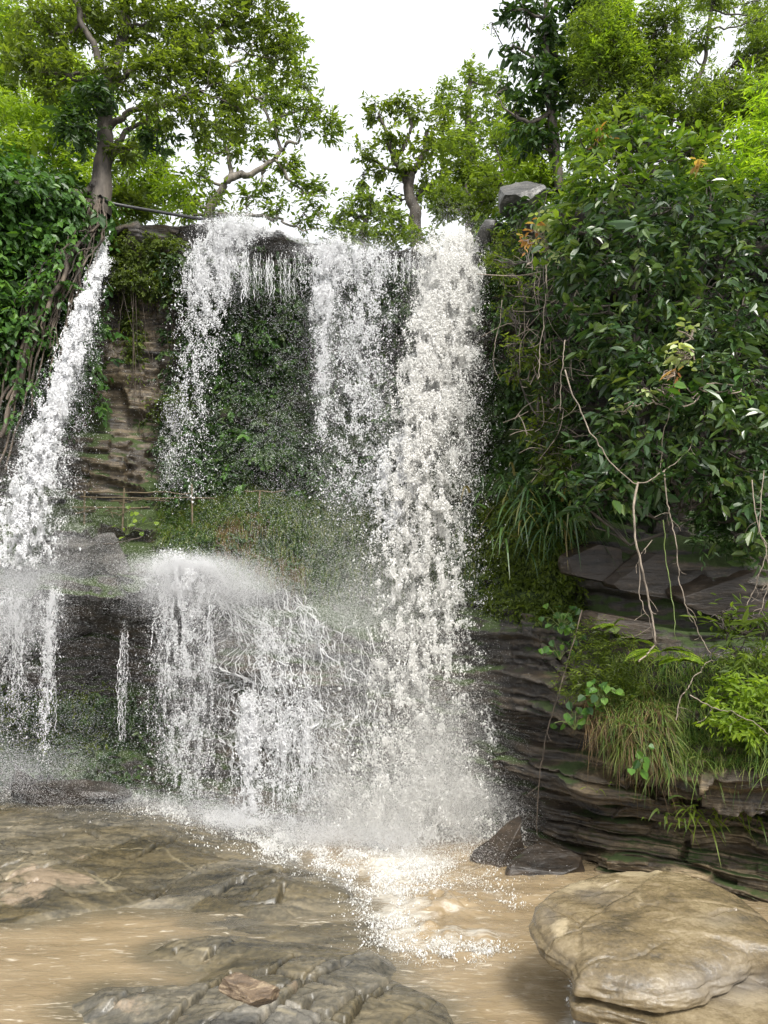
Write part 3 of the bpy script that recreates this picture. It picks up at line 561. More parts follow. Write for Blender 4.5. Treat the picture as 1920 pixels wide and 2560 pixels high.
# the big flat boulder on the right bank: plan outline, domed top, undercut sides
def big_boulder():
    A0, B0 = -.638, .222                                                                   # the top is a plane tilted towards the river: z = A0 + B0 y
    def onp(*p):
        p = np.array(p, float); yc = (512 - p[:, 1]) / F; Y = CP - yc * SP; k = (SP + yc * CP) / Y; y = (CAMH - A0) / (B0 - k)
        return np.stack([(p[:, 0] - 384) / F * y / Y, y], -1)
    pl = np.concatenate([onp((534, 905), (538, 895), (549, 886), (575, 875), (600, 868), (625, 865), (655, 865), (688, 872), (722, 884), (745, 897), (762, 912), (790, 938), (800, 950), (775, 950)),
                         onp((754, 948), (731, 958), (708, 970), (680, 982), (657, 985), (620, 978), (590, 970), (578, 968), (577, 962), (575, 954), (562, 947), (550, 938), (541, 927), (535, 916))])
    c = onp((640, 935))[0]
    a = np.arctan2(pl[:, 1] - c[1], pl[:, 0] - c[0]); rr = np.hypot(*(pl - c).T); o_ = np.argsort(a); a, rr = a[o_], rr[o_]
    th = np.linspace(-np.pi, np.pi, 620, endpoint=False)
    Rt = np.interp(th, np.concatenate([a - 2 * np.pi, a, a + 2 * np.pi]), np.tile(rr, 3))
    k = np.exp(-.5 * (np.arange(-5, 6) / 2.0) ** 2); k /= k.sum(); Rt = np.convolve(np.pad(Rt, 5, 'wrap'), k, 'valid')
    Rt = Rt * (1 + .02 * fbm(np.stack([np.cos(th) * 5, np.sin(th) * 5, 0 * th], -1), 3, 90))
    nt_, ns_ = 260, 170
    S = np.concatenate([np.linspace(0, 1, nt_) ** .8, np.ones(ns_)]); Tt = np.concatenate([np.zeros(nt_), np.linspace(0, 1, ns_ + 1)[1:]])
    ct, sn = np.cos(th), np.sin(th); front = sstep(-.15, -.45, sn) ; lft = sstep(.3, .8, -ct) * (1 - front)
    V = np.zeros((len(S), len(th), 3))
    fprof = np.interp(Tt, [0, .02, .10, .12, .15, .17, .27, .31, .45, 1], [0, .02, .03, -.06, -.06, .03, .03, -.03, -.30, -.42])
    bump_ = np.interp(Tt, [0, .12, .17, .28, .33, .40], [0, 0, 1, 1, .7, 0]); prot = .02 + .40 * sstep(-.35, .45, ct)
    lprof = np.interp(Tt, [0, .03, .11, .17, .4, 1], [0, .02, .01, -.16, -.38, -.45])
    for i, (s_, t_) in enumerate(zip(S, Tt)):
        wob = .5 * fbm(np.stack([ct * 3, sn * 3, np.full_like(th, t_ * 3)], -1), 3, 88)
        und = fprof[i] * front * (1 + wob) + bump_[i] * prot * front + lprof[i] * lft * (1 + wob) + (1 - front - lft) * (-.15 * t_)
        V[i, :, 0] = c[0] + ct * (Rt * s_ + und); V[i, :, 1] = c[1] + sn * (Rt * s_ + und)
        z = A0 + B0 * V[i, :, 1] + .06 * (1 - s_ ** 2) - .03 * s_ ** 10 - .02 * s_ ** 60
        V[i, :, 2] = z - t_ * (z + .35)
    top = (1 - Tt)[:, None] * sstep(1.0, .97, S)[:, None]
    q = V[..., :2] + .02 * np.stack([fbm(V * 6, 2, 61), fbm(V * 6, 2, 62)], -1)
    V[..., 2] += (.03 * fbm(V * 1.2, 4, 91) + .010 * fbm(V * np.array([2.2, 7, 2]), 4, 92) + .004 * fbm(V * np.array([7, 20, 7]), 3, 94) + .004 * fbm(V * 26, 3, 97) - .008 * np.maximum(0, .1 - np.abs(fbm(V * np.array([2.2, 4, 2]), 3, 98))) / .1) * (1 - Tt)[:, None]
    for pts, w_, dp in [(c8((1410, 910), (1450, 885), (1525, 870)), .02, .045), (c8((840, 1020), (850, 940), (930, 880), (1080, 800)), .03, .008), (c8((950, 765), (1010, 740)), .02, .04), (c8((1330, 690), (1345, 715), (1450, 740)), .02, .04), (c8((700, 800), (760, 860), (850, 920)), .03, .012), (c8((1560, 1230), (1659, 1170)), .02, .04)]:
        pp = onp(*pts); dd_ = np.full(q.shape[:-1], 9.)
        for a_, b_ in zip(pp[:-1], pp[1:]):
            e_ = b_ - a_; w0 = q - a_; t0 = np.clip((w0 @ e_) / (e_ @ e_), 0, 1); dd_ = np.minimum(dd_, np.linalg.norm(w0 - t0[..., None] * e_, axis=-1))
        V[..., 2] -= dp * sstep(w_, w_ * .2, dd_) * top
    lo_ = onp(*c8((850, 1050), (845, 950), (930, 880), (1080, 800), (1180, 700))); lob = sstep(.03, -.03, q[..., 0] - np.interp(q[..., 1], lo_[:, 1], lo_[:, 0])); V[..., 2] -= .012 * lob * (1 - Tt)[:, None]
    bu_, bv_ = proj(V); cream = np.zeros_like(bu_); grey = np.zeros_like(bu_)
    for (u0, v0, su_, sv_, a_) in [(585, 885, 40, 9, 1.0), (640, 872, 50, 5, .9), (560, 925, 14, 14, .6), (655, 930, 60, 8, .35), (600, 1003, 40, 8, .7), (640, 900, 8, 18, .5)]:
        cream += a_ * np.exp(-((bu_ - u0) / su_) ** 2 - ((bv_ - v0) / sv_) ** 2)
    for (u0, v0, su_, sv_, a_) in [(725, 985, 60, 18, 1.0), (600, 895, 26, 8, .7), (548, 915, 10, 12, .6), (720, 920, 22, 7, .5)]:
        grey += a_ * np.exp(-((bu_ - u0) / su_) ** 2 - ((bv_ - v0) / sv_) ** 2)
    grey = np.clip(grey * (1 + .8 * fbm(V * 5, 3, 77)), 0, 1)
    V += ((.03 * fbm(V * np.array([3, 3, 14]), 3, 93) + .012 * fbm(V * np.array([9, 9, 40]), 2, 95)) * (Tt > 0)[:, None])[..., None] * np.stack([ct, sn, 0 * th], -1)[None]
    n, mth = V.shape[:2]; i_ = np.arange(n * mth).reshape(n, mth); nx = np.roll(i_, -1, 1)
    Qd = np.stack([i_[:-1], nx[:-1], nx[1:], i_[1:]], -1).reshape(-1, 4)
    o = mk('boulder', V.reshape(-1, 3), Qd, M['boulder'], origin=(c[0], c[1], 0), attrs={'sand': cream.ravel(), 'vein': grey.ravel()})
    tag(o, 'huge flat tan boulder with a smooth wet top beside the brown river', 'boulder')
big_boulder()
rock('stone', 'small loose tan stone resting on the foreground rock slab', 251, 992, 4.92, (.20, .13, .105), M['tanrock'], 15, 7, .15, (.1, .1), cat='stone', n=44, rough=.2, planes=[((.1, -.35, 1), .45), ((-.5, -.5, -.8), .5), ((.5, -.7, -.6), .6)])
rock('rock', 'pointed wet brown rock at the foot of the main fall', 505, 868, 9.1, (.52, .42, .66), M['darkrock'], 12, 5, .3, (0, .35), rough=.08, n=44, planes=[((1, -.1, .75), .42), ((-1, -.2, .55), .42), ((.1, -1, .35), .45)])
rock('rock', 'low dark rock with a green mossy end behind the flat boulder', 550, 876, 8.7, (.52, .36, .33), M['darkrock'], 22, 5, .25, (.15, -.2), rough=.08, n=44, planes=[((0, -.5, 1), .5), ((.2, -1, -.1), .55), ((1, -.3, 0), .72)])
rock('rock', 'half sunk black rock in the foam below the main fall', 448, 889, 8.7, (.5, .3, .17), M['darkrock'], 31, 8, -.2)
rock('rock', 'dark rock wedged in the white water left of the main fall foot', 366, 858, 9.7, (.36, .3, .2), M['darkrock'], 36, 8, .2)
rock('boulder', 'grey rounded boulder perched on the cliff top beside the big shrub', 517, 204, 11.6, (.52, .46, .43), M['greyrock'], 43, 14, .3, (0, -.1), 'boulder', rough=.13, n=48)
rock('boulder', 'smaller dark boulder below the perched grey boulder at the lip', 487, 231, 11.75, (.26, .3, .2), M['greyrock'], 44, 8, .4, (0, -.3), 'boulder')
rock('rock_block', 'square tilted grey block on the left shelf under the left fall', 75, 551, 11.35, (.62, .4, .33), M['greyrock'], 52, 3, -.35, (.45, .1), planes=[((0, 0, 1), .45), ((1, 0, 0), .7), ((-1, 0, .2), .7), ((0, -1, .2), .55)], cat='rock')
rock('rock_block', 'thin leaning slab right of the tilted block on the shelf', 112, 553, 11.5, (.26, .22, .42), M['greyrock'], 57, 4, .5, (.2, -.5), planes=[((1, 0, 0), .5), ((0, -1, 0), .5)], cat='rock')
rock('rock', 'dark rock hump under the white veil in the middle of the lower cliff', 182, 585, 11.05, (.56, .45, .38), M['darkrock'], 62, 7, 0)
for k, (u, v, d, sz, rt, lab, sd) in enumerate([
    (592, 562, 9.45, (.42, .4, .36), .1, 'cracked dark slab at the left end under the big shrub', 71),
    (650, 574, 9.25, (.62, .4, .42), -.15, 'broad dark slab behind the longest hanging stem', 72),
    (738, 592, 8.85, (.8, .5, .5), -.25, 'large brown rock face slab at the right edge under the shrub', 73),
    (620, 625, 9.1, (.5, .3, .16), -.1, 'thin dark slab above the fern', 74)]):
    rock('rock_slab', lab, u, v, d, sz, M['darkrock'], sd, 4, rt, (.1, .2), planes=[((0, -1, .1), .5), ((0, 0, 1), .6), ((0, 0, -1), .6), ((1, 0, .2), .75)], cat='rock', group='dark slabs under the shrub', n=48, rough=.03)
rock('rock', 'low black rock in the mist at the left foot of the cliff', 78, 792, 10.9, (.75, .4, .2), M['darkrock'], 81, 8, .1)
rock('rock', 'small black wet rock at the far left foot of the cliff', 22, 783, 10.9, (.22, .2, .2), M['darkrock'], 83, 8, .1)

# ------------------------------------------------------------------ trees and bushes
def ball(n, rmin=0.0):
    d = nrm(RNG.normal(size=(n, 3))); return d * (rmin + (1 - rmin) * RNG.random(n)[:, None] ** (1 / 2.4))
DENS = 1.9
def plant(name, label, cat, base, trunks, clumps, leaf, dens, group=None, bark='bark', wood=True, extra=None, gap=.15, K=9, crown='crown', seed=0, wigk=.06, reach=2.2):
    """trunks: list of [(u,v,d,r), ...]; clumps: (u,v,d,ru,rv); leaf: (mat, L, W, shape, droop); dens: sprigs per square metre of clump"""
    root = thing(name, label, cat, base, group)
    skel = []
    if trunks:
        mb = MB()
        for ti, tr in enumerate(trunks):
            tr = np.array(tr, float); p = np.concatenate([un(tr[:, 0], tr[:, 1], tr[:, 2]), tr[:, 3:4]], 1)
            q = smooth_path(p, 10 * len(tr), 0, 0); w = smooth_path(p[:, :3], 10 * len(tr), wigk, seed + ti)
            q[:, :3] = w; q[:, 3] *= 1 + .12 * fbm(q[:, :3] * 3, 2, seed)
            mb.add(*tubes(q[:, :3], np.maximum(q[:, 3], .004), 8)); skel.append(q[::2])
        sk = np.concatenate(skel)
    mats = {}
    for ci, cl in enumerate(clumps):
        u, v, d, ru, rv = cl[:5]; lf = cl[5] if len(cl) > 5 else leaf; lf = leaf if lf is None else lf
        dn = dens * DENS * (cl[6] if len(cl) > 6 else 1)
        c = un(u, v, d); mpp = d / F; R3 = np.array([ru * mpp, (ru + rv) * .5 * mpp, rv * mpp])
        nsp = max(3, int(dn * 4 * R3[0] * R3[2] * 1.0))
        B = ball(nsp, .1); P = c + B * R3 * (1 + .25 * fbm(B * 2 + ci * 3.1, 2, seed)[:, None])
        keep = vn(P / (.16 * (R3[0] + R3[2]) + .12), seed + 5) > -1 + 2 * gap * .9
        P, B = P[keep], B[keep]
        if not len(P): continue
        mat, L, Wd, shp, drp = lf
        D = B * .8 + RNG.normal(size=B.shape) * .5 + UP * .25
        V_, Q_, A_ = sprig_leaves(P - nrm(D) * L * 1.2, D, K, L * 2.4, L, Wd, shp, drp, out=B)
        mats.setdefault(mat, MB()).add(V_, Q_, A_)
        if trunks:
            dd = np.linalg.norm(sk[:, :3] - c, axis=1) + .6 * np.maximum(0, sk[:, 2] - c[2]); j = np.argmin(dd)
            if dd[j] < reach * 3:
                a = sk[j]; mid = (a[:3] + c) / 2 + np.array([0, 0, -.12 * np.linalg.norm(c - a[:3])]) + RNG.normal(size=3) * .08
                pth = smooth_path(np.array([a[:3], mid, c]), 12, .10, ci + seed); r0 = min(a[3] * .6, .045)
                mb.add(*tubes(pth, np.linspace(r0, .010, 12), 6))
                for q in P[RNG.choice(len(P), min(7, len(P)), replace=False)]:
                    st = pth[RNG.integers(6, 12)]
                    mb.add(*tubes(smooth_path(np.array([st, (st + q) / 2 + RNG.normal(size=3) * .05, q]), 6, .04, ci), np.linspace(.010, .004, 6), 4))
    if trunks:
        mb.build('trunk', M[bark], root)
    for k, (mname, b_) in enumerate(mats.items()):
        b_.build(crown, M[mname], root, smooth=False)
    return root
def fill(u0, u1, v0, v1, d, r, n, jit=.5, lf=None):
    """n clumps spread over a box of the picture"""
    out = []
    for k in range(n):
        out.append((RNG.uniform(u0, u1), RNG.uniform(v0, v1), d + RNG.uniform(-jit, jit), r * RNG.uniform(.7, 1.25), r * RNG.uniform(.6, 1.0)) + ((lf,) if lf else ()))
    return out

OL = ('olive', .105, .042, 4, .45); DP = ('deep', .12, .05, 4, .4); MD = ('mid', .11, .05, 4, .35)
BR = ('bright', .15, .04, 4, .5); LM = ('lime', .16, .035, 4, .5); MDF = ('mid', .15, .07, 4, .35); OLF = ('olive', .15, .07, 4, .4)
# left: big tree on the corner of the cliff
plant('broadleaf_tree', 'big dark tree growing out of aerial roots on the left cliff corner', 'tree', un(100, 205, 12.2),
      [[(98, 215, 12.2, .24), (103, 175, 12.2, .17), (106, 120, 12.2, .13), (112, 75, 12.2, .11), (122, 30, 12.3, .09), (128, -25, 12.4, .07)],
       [(110, 80, 12.2, .08), (92, 45, 12.0, .06), (78, 10, 11.9, .05), (65, -30, 11.8, .04)],
       [(106, 130, 12.2, .07), (130, 112, 12.0, .05), (165, 103, 11.8, .035), (195, 92, 11.7, .02)],
       [(110, 90, 12.2, .07), (145, 60, 12.3, .05), (190, 45, 12.5, .035), (235, 15, 12.6, .02)],
       [(100, 180, 12.2, .10), (85, 192, 12.0, .06), (65, 196, 11.8, .035)],
       [(112, 150, 12.3, .05), (128, 130, 12.5, .045), (145, 122, 12.6, .03)]],
      [(40, 25, 12, 40, 30), (95, 20, 12.3, 42, 30), (150, 25, 12.4, 45, 32), (205, 18, 12.6, 42, 28), (255, 30, 12.8, 38, 30), (280, 60, 12.9, 22, 26),
       (60, 75, 11.9, 35, 28), (125, 70, 12, 34, 24), (175, 75, 12.1, 42, 26), (225, 80, 12.3, 36, 28), (165, 110, 11.8, 32, 22), (205, 115, 11.8, 30, 26), (240, 110, 12.2, 22, 26),
       (75, 125, 11.7, 30, 24, DP), (95, 95, 11.7, 28, 18, DP), (150, 138, 11.9, 22, 14, DP), (125, 150, 12.2, 20, 14), (20, 60, 11.8, 22, 24), (185, 48, 12.1, 40, 22), (255, -5, 12.6, 40, 18), (120, -10, 12.3, 90, 18)],
      OL, 72, seed=3, gap=.32, K=10)
plant('gnarled_tree', 'sparse tree with crooked branches against the white sky behind the left lip', 'tree', un(205, 225, 16),
      [[(203, 245, 16, .12), (212, 205, 16, .10), (231, 178, 16, .085), (262, 173, 16, .06), (281, 150, 16, .045), (295, 142, 16, .03)],
       [(231, 178, 16, .06), (229, 150, 16, .04), (234, 128, 16, .025)],
       [(262, 173, 16, .05), (272, 160, 16, .04), (290, 178, 16, .03), (312, 196, 16, .02)],
       [(281, 150, 16, .04), (270, 120, 16, .035), (255, 95, 16, .03), (235, 98, 16, .02)],
       [(210, 215, 16, .05), (258, 214, 16, .04), (280, 222, 16, .03), (300, 228, 16, .02), (318, 228, 16, .012)],
       [(270, 125, 16, .03), (300, 108, 16, .025), (330, 122, 16, .015)],
       [(225, 70, 16.5, .03), (250, 50, 16.5, .03), (262, 20, 16.5, .025), (268, -10, 16.5, .02)]],
      [(292, 40, 16.4, 16, 24), (300, 75, 16.2, 18, 18), (305, 105, 16, 22, 12), (332, 122, 15.9, 17, 9), (320, 112, 15.9, 14, 10), (245, 130, 16, 22, 12), (275, 128, 16, 20, 10),
       (300, 128, 16, 16, 10), (205, 150, 16, 16, 14), (235, 152, 16, 14, 8), (195, 172, 16, 18, 14), (215, 190, 16, 20, 12), (250, 195, 16, 20, 10), (285, 165, 16, 18, 9),
       (305, 182, 16, 20, 10), (312, 205, 16, 16, 10), (280, 207, 16, 18, 9), (245, 215, 16, 16, 6), (300, 222, 16, 16, 6), (262, 150, 16, 14, 7), (220, 215, 16, 16, 8), (185, 195, 16, 16, 16), (190, 215, 16, 14, 10), (265, 185, 16, 16, 8), (325, 190, 16, 10, 6), (295, 160, 16, 14, 6), (215, 135, 16, 16, 12), (318, 215, 16, 10, 6), (285, 100, 16, 20, 14), (330, 135, 16, 12, 7), (270, 95, 16.1, 24, 14), (250, 70, 16.3, 24, 14)],
      ('mid', .13, .05, 4, .35), 48, seed=9, gap=.34, bark='barkgrey', K=9, wigk=.14)
plant('bamboo_clump', 'bright yellow green bamboo glowing behind the big left tree', 'bamboo', un(20, 170, 17),
      [[(30, 215, 17, .05), (25, 120, 17, .04), (10, 30, 17, .02)], [(60, 215, 17, .05), (50, 130, 17, .04), (45, 30, 17, .02)]],
      fill(-30, 60, 110, 175, 15.5, 20, 14, .3) + fill(-30, 80, 0, 110, 17, 26, 22, .6) + fill(-40, 105, 85, 195, 16, 24, 26, .6), BR, 40, seed=21, gap=.15, bark='culm', K=8)
plant('bamboo_clump', 'yellow green bamboo filling the gap right of the left tree trunk', 'bamboo', un(150, 222, 15),
      [[(140, 230, 15, .03), (145, 190, 15, .025), (160, 150, 15, .015)], [(125, 230, 15, .03), (128, 180, 15, .025), (135, 120, 15, .015)]],
      fill(112, 185, 150, 222, 15, 18, 18, .5) + fill(105, 165, 110, 190, 15.5, 18, 14, .3), BR, 26, seed=23, gap=.3, bark='culm', K=8)
plant('shrub', 'dark bush at the root of the black hose on the cliff top', 'shrub', un(128, 222, 12.8), None, fill(112, 150, 190, 222, 12.9, 12, 6, .2), OL, 80, seed=25, crown='foliage')
# right background
plant('old_tree', 'olive tree with a dark forked trunk right of the sky gap', 'tree', un(415, 245, 20),
      [[(418, 260, 20, .2), (414, 215, 20, .17), (408, 185, 20, .14), (420, 160, 20, .10), (428, 130, 20, .06)],
       [(408, 185, 20, .11), (395, 160, 20, .08), (388, 140, 20, .06), (380, 112, 20, .03)],
       [(400, 170, 20, .07), (385, 168, 20, .05), (368, 160, 20, .03)], [(414, 200, 20, .08), (440, 178, 20, .05), (455, 165, 20, .03)],
       [(395, 160, 20, .06), (410, 135, 20, .05), (405, 105, 20, .03)]],
      [(375, 112, 20, 14, 13), (395, 105, 20, 16, 12), (415, 108, 20, 18, 14), (440, 120, 20, 16, 12), (365, 150, 19.8, 14, 12), (395, 138, 19.8, 20, 14), (430, 145, 19.8, 20, 15), (405, 165, 19.7, 18, 10),
       (378, 172, 20, 14, 10), (440, 172, 19.8, 20, 14), (360, 178, 20, 8, 10), (420, 190, 20.3, 20, 12), (448, 195, 20, 16, 14), (392, 195, 20.3, 12, 8)],
      OLF, 34, seed=31, gap=.26, K=8, wigk=.12)
plant('tree', 'tall tree behind the olive tree, highest against the sky', 'tree', un(470, 220, 27),
      [[(472, 240, 27, .25), (470, 160, 27, .2), (468, 110, 27, .12), (470, 75, 27, .06)]],
      [(470, 72, 27, 16, 12), (450, 88, 27, 16, 12), (490, 82, 27, 18, 14), (440, 105, 27, 14, 12), (465, 105, 26.5, 22, 14), (500, 110, 26.5, 24, 18), (480, 135, 26, 26, 18), (452, 135, 26, 16, 14), (510, 145, 26, 20, 20), (485, 165, 26, 22, 16)],
      MDF, 30, seed=33, gap=.2, K=8)
plant('tree', 'bushy tree rising from the water lip under the sky gap', 'tree', un(360, 245, 17),
      [[(362, 255, 17, .1), (365, 225, 17, .07), (372, 200, 17, .04)]],
      [(335, 228, 17, 14, 12), (350, 212, 17, 16, 14), (368, 200, 17, 16, 12), (385, 212, 17, 18, 16), (360, 232, 16.7, 24, 12), (400, 228, 16.7, 20, 14), (340, 240, 16.5, 18, 8), (385, 240, 16.5, 22, 8), (425, 238, 16.3, 20, 12)],
      ('mid', .13, .06, 4, .35), 50, seed=35, gap=.15, K=8)
for k, (cl, lab, lf, sd) in enumerate([
    (fill(440, 500, 185, 240, 15.5, 18, 10, .5), 'light green bush left of the perched grey boulder', ('mid', .12, .05, 4, .4), 41),
    (fill(455, 540, 130, 200, 17.5, 22, 12, .6), 'feathery light green bush above the perched grey boulder', ('mid', .13, .05, 4, .4), 43),
    (fill(520, 590, 120, 190, 14.5, 22, 10, .5), 'mid green bush on the slope left of the shrub top', ('bright', .12, .045, 4, .4), 45),
    (fill(580, 768, 90, 175, 13.5, 26, 24, .5), 'dense green thicket right behind the shrub top', MD, 47)]):
    c0 = np.mean([[c[0], c[1], c[2]] for c in cl], 0)
    plant('bush', lab, 'bush', un(c0[0], c0[1] + 40, c0[2]), [[(c0[0], c0[1] + 45, c0[2], .06), (c0[0] + 4, c0[1] + 10, c0[2], .04), (c0[0] - 3, c0[1] - 25, c0[2], .02)]], cl, lf, 52, seed=sd, gap=.14, K=8, group='bushes on the right slope', crown='foliage')
plant('tree', 'dark tree with drooping leaves in front of the sky at upper right', 'tree', un(545, 170, 14),
      [[(560, 190, 14, .1), (552, 120, 14, .085), (545, 60, 14, .07), (548, -20, 14, .05)], [(548, 75, 14, .05), (520, 48, 14, .03), (500, 52, 14, .015)], [(552, 110, 14, .05), (530, 122, 13.8, .04), (505, 110, 13.7, .02)]],
      [(525, 10, 14, 20, 16), (548, 30, 14, 26, 20), (515, 45, 14, 14, 12), (505, 8, 14, 8, 10), (535, 62, 14, 22, 14), (508, 85, 13.9, 11, 9), (520, 105, 13.9, 15, 12), (545, 95, 13.9, 22, 18), (515, 130, 13.8, 13, 10), (540, 135, 13.8, 22, 16), (560, 70, 13.9, 20, 20), (492, 22, 14.4, 8, 14, ('mid', .08, .03, 4, .4), .5), (570, -5, 14, 26, 14), (585, 25, 14.6, 24, 22, MDF), (595, 65, 14.6, 24, 22, MDF), (575, 100, 14.4, 20, 18, MDF), (560, 40, 14.8, 20, 20, MDF)],
      ('deep', .17, .075, 6, .75), 34, seed=51, gap=.18, K=7)
plant('tree', 'tall light green feathery tree filling the top right corner', 'tree', un(690, 190, 13.5),
      [[(682, 200, 13.5, .09), (688, 140, 13.5, .075), (695, 100, 13.5, .06), (705, 60, 13.5, .04), (712, 0, 13.6, .03)], [(692, 115, 13.5, .05), (715, 95, 13.4, .04), (735, 65, 13.3, .025)],
       [(690, 130, 13.5, .05), (665, 95, 13.4, .04), (640, 50, 13.4, .025)], [(630, 195, 13.6, .06), (628, 130, 13.6, .05), (622, 70, 13.6, .03)]],
      fill(585, 768, -15, 55, 13.6, 27, 20, .6, ('mid', .085, .028, 4, .5)) + fill(580, 760, 50, 120, 13.4, 26, 20, .6, ('mid', .085, .028, 4, .5)) + fill(575, 660, 5, 60, 13.0, 18, 8, .3, ('bright', .10, .025, 4, .5)) + fill(740, 830, 0, 110, 13.3, 28, 10, .6, ('mid', .085, .028, 4, .5)),
      MD, 78, seed=53, gap=.2, K=10, wigk=.1)
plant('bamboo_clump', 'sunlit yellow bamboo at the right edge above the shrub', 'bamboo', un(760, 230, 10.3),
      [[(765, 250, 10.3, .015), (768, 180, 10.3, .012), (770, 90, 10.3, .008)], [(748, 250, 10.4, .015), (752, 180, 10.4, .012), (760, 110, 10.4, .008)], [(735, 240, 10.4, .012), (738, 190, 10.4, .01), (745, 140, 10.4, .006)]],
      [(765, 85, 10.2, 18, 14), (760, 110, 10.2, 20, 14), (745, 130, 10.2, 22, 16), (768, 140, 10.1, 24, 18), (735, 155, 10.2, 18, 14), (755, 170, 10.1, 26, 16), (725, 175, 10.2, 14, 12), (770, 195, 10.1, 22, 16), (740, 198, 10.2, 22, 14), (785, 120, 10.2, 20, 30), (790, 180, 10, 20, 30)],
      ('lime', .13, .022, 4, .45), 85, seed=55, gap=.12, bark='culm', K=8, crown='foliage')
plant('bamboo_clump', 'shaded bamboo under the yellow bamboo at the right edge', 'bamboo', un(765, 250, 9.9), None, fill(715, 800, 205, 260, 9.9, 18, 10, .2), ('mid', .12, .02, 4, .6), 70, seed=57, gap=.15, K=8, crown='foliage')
# the great glossy shrub
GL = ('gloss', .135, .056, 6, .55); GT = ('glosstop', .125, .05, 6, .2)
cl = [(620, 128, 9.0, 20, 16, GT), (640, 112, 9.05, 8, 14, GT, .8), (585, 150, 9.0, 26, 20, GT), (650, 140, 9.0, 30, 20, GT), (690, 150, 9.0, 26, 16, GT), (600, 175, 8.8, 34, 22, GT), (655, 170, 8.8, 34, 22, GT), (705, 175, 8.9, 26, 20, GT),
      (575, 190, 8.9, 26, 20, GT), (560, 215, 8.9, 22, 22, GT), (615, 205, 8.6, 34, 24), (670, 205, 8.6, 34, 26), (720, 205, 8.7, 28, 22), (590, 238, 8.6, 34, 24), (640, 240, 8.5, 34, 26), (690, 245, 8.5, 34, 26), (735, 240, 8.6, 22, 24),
      (575, 262, 8.7, 26, 22), (610, 275, 8.5, 34, 24), (660, 280, 8.4, 34, 26), (712, 285, 8.5, 32, 26), (745, 305, 8.5, 22, 26), (600, 308, 8.6, 32, 24), (645, 318, 8.4, 34, 26), (695, 325, 8.3, 34, 26), (740, 345, 8.4, 26, 28),
      (605, 345, 8.5, 30, 24), (650, 358, 8.3, 34, 26), (700, 368, 8.2, 34, 26), (745, 385, 8.3, 26, 28), (620, 385, 8.4, 28, 24), (660, 400, 8.2, 32, 26), (705, 410, 8.2, 34, 26), (750, 425, 8.3, 24, 28), (610, 425, 8.4, 26, 22),
      (650, 440, 8.2, 30, 24), (695, 450, 8.2, 32, 24), (740, 465, 8.3, 28, 26), (590, 455, 8.5, 24, 22), (625, 468, 8.3, 28, 20), (575, 480, 8.5, 20, 18), (670, 478, 8.2, 26, 16), (715, 490, 8.3, 26, 18), (750, 505, 8.3, 22, 24), (585, 505, 8.4, 16, 18), (610, 492, 8.3, 20, 16), (745, 545, 8.4, 22, 20)]
shrub = plant('shrub', 'huge glossy dark green shrub covering the right cliff', 'shrub', un(660, 530, 9.2),
      [[(640, 470, 9.3, .05), (640, 380, 9.2, .045), (635, 280, 9.1, .04), (630, 180, 9.1, .03), (632, 120, 9.05, .012)], [(640, 420, 9.2, .04), (690, 330, 9.0, .03), (710, 220, 8.9, .02)], [(680, 520, 9.2, .035), (700, 440, 8.9, .03), (740, 340, 8.8, .02)]],
      cl, GL, 40, seed=61, gap=.34, K=7, crown='foliage')
# young leaves of other colours
plant('vine', 'creeper with orange and pale leaves at the upper left rim of the shrub', 'vine', un(545, 230, 9.4),
      [[(548, 300, 9.6, .006), (545, 250, 9.4, .006), (540, 215, 9.3, .005), (548, 190, 9.2, .004)]],
      [(535, 232, 9.3, 8, 12, ('autumn', .11, .06, 6, .6), .35), (525, 240, 9.4, 5, 6, ('autumn', .10, .05, 6, .6), .35), (548, 215, 9.2, 10, 12, ('pale', .11, .07, 6, .6)), (545, 245, 9.3, 10, 8, ('pale', .10, .06, 6, .6)), (533, 262, 9.3, 8, 6, ('bright', .11, .06, 6, .6)), (600, 135, 8.8, 5, 4, ('autumn', .10, .04, 6, .5), .3), (700, 165, 8.6, 10, 6, ('autumn', .10, .05, 6, .4), .15)],
      BR, 60, seed=63, gap=.1, K=5, bark='stem', crown='foliage', reach=.6)
plant('vine', 'pale round leaved vine hanging on the front of the dark shrub', 'vine', un(670, 400, 8.0),
      [[(660, 470, 8.15, .004), (668, 420, 8.0, .004), (672, 380, 7.95, .003), (680, 350, 7.95, .003)]],
      [(672, 352, 7.9, 12, 9, ('pale', .085, .055, 6, .4)), (690, 360, 7.95, 8, 5, ('pale', .08, .05, 6, .4)), (672, 372, 7.9, 9, 8, ('autumn', .10, .03, 6, .5), .5), (700, 395, 7.95, 10, 8, ('ivy', .10, .075, 6, .5)), (668, 392, 7.9, 12, 8, ('ivy', .10, .075, 6, .5)), (690, 330, 8.0, 14, 7, ('pale', .08, .05, 6, .4), .6), (640, 392, 8.1, 12, 6, ('pale', .08, .05, 6, .4), .6), (620, 408, 8.2, 10, 6, ('pale', .08, .05, 6, .4), .5), (735, 390, 8.1, 20, 12, ('ivy', .11, .075, 6, .5), .7)],
      BR, 60, seed=65, gap=.1, K=5, bark='stem', crown='foliage', reach=.6)
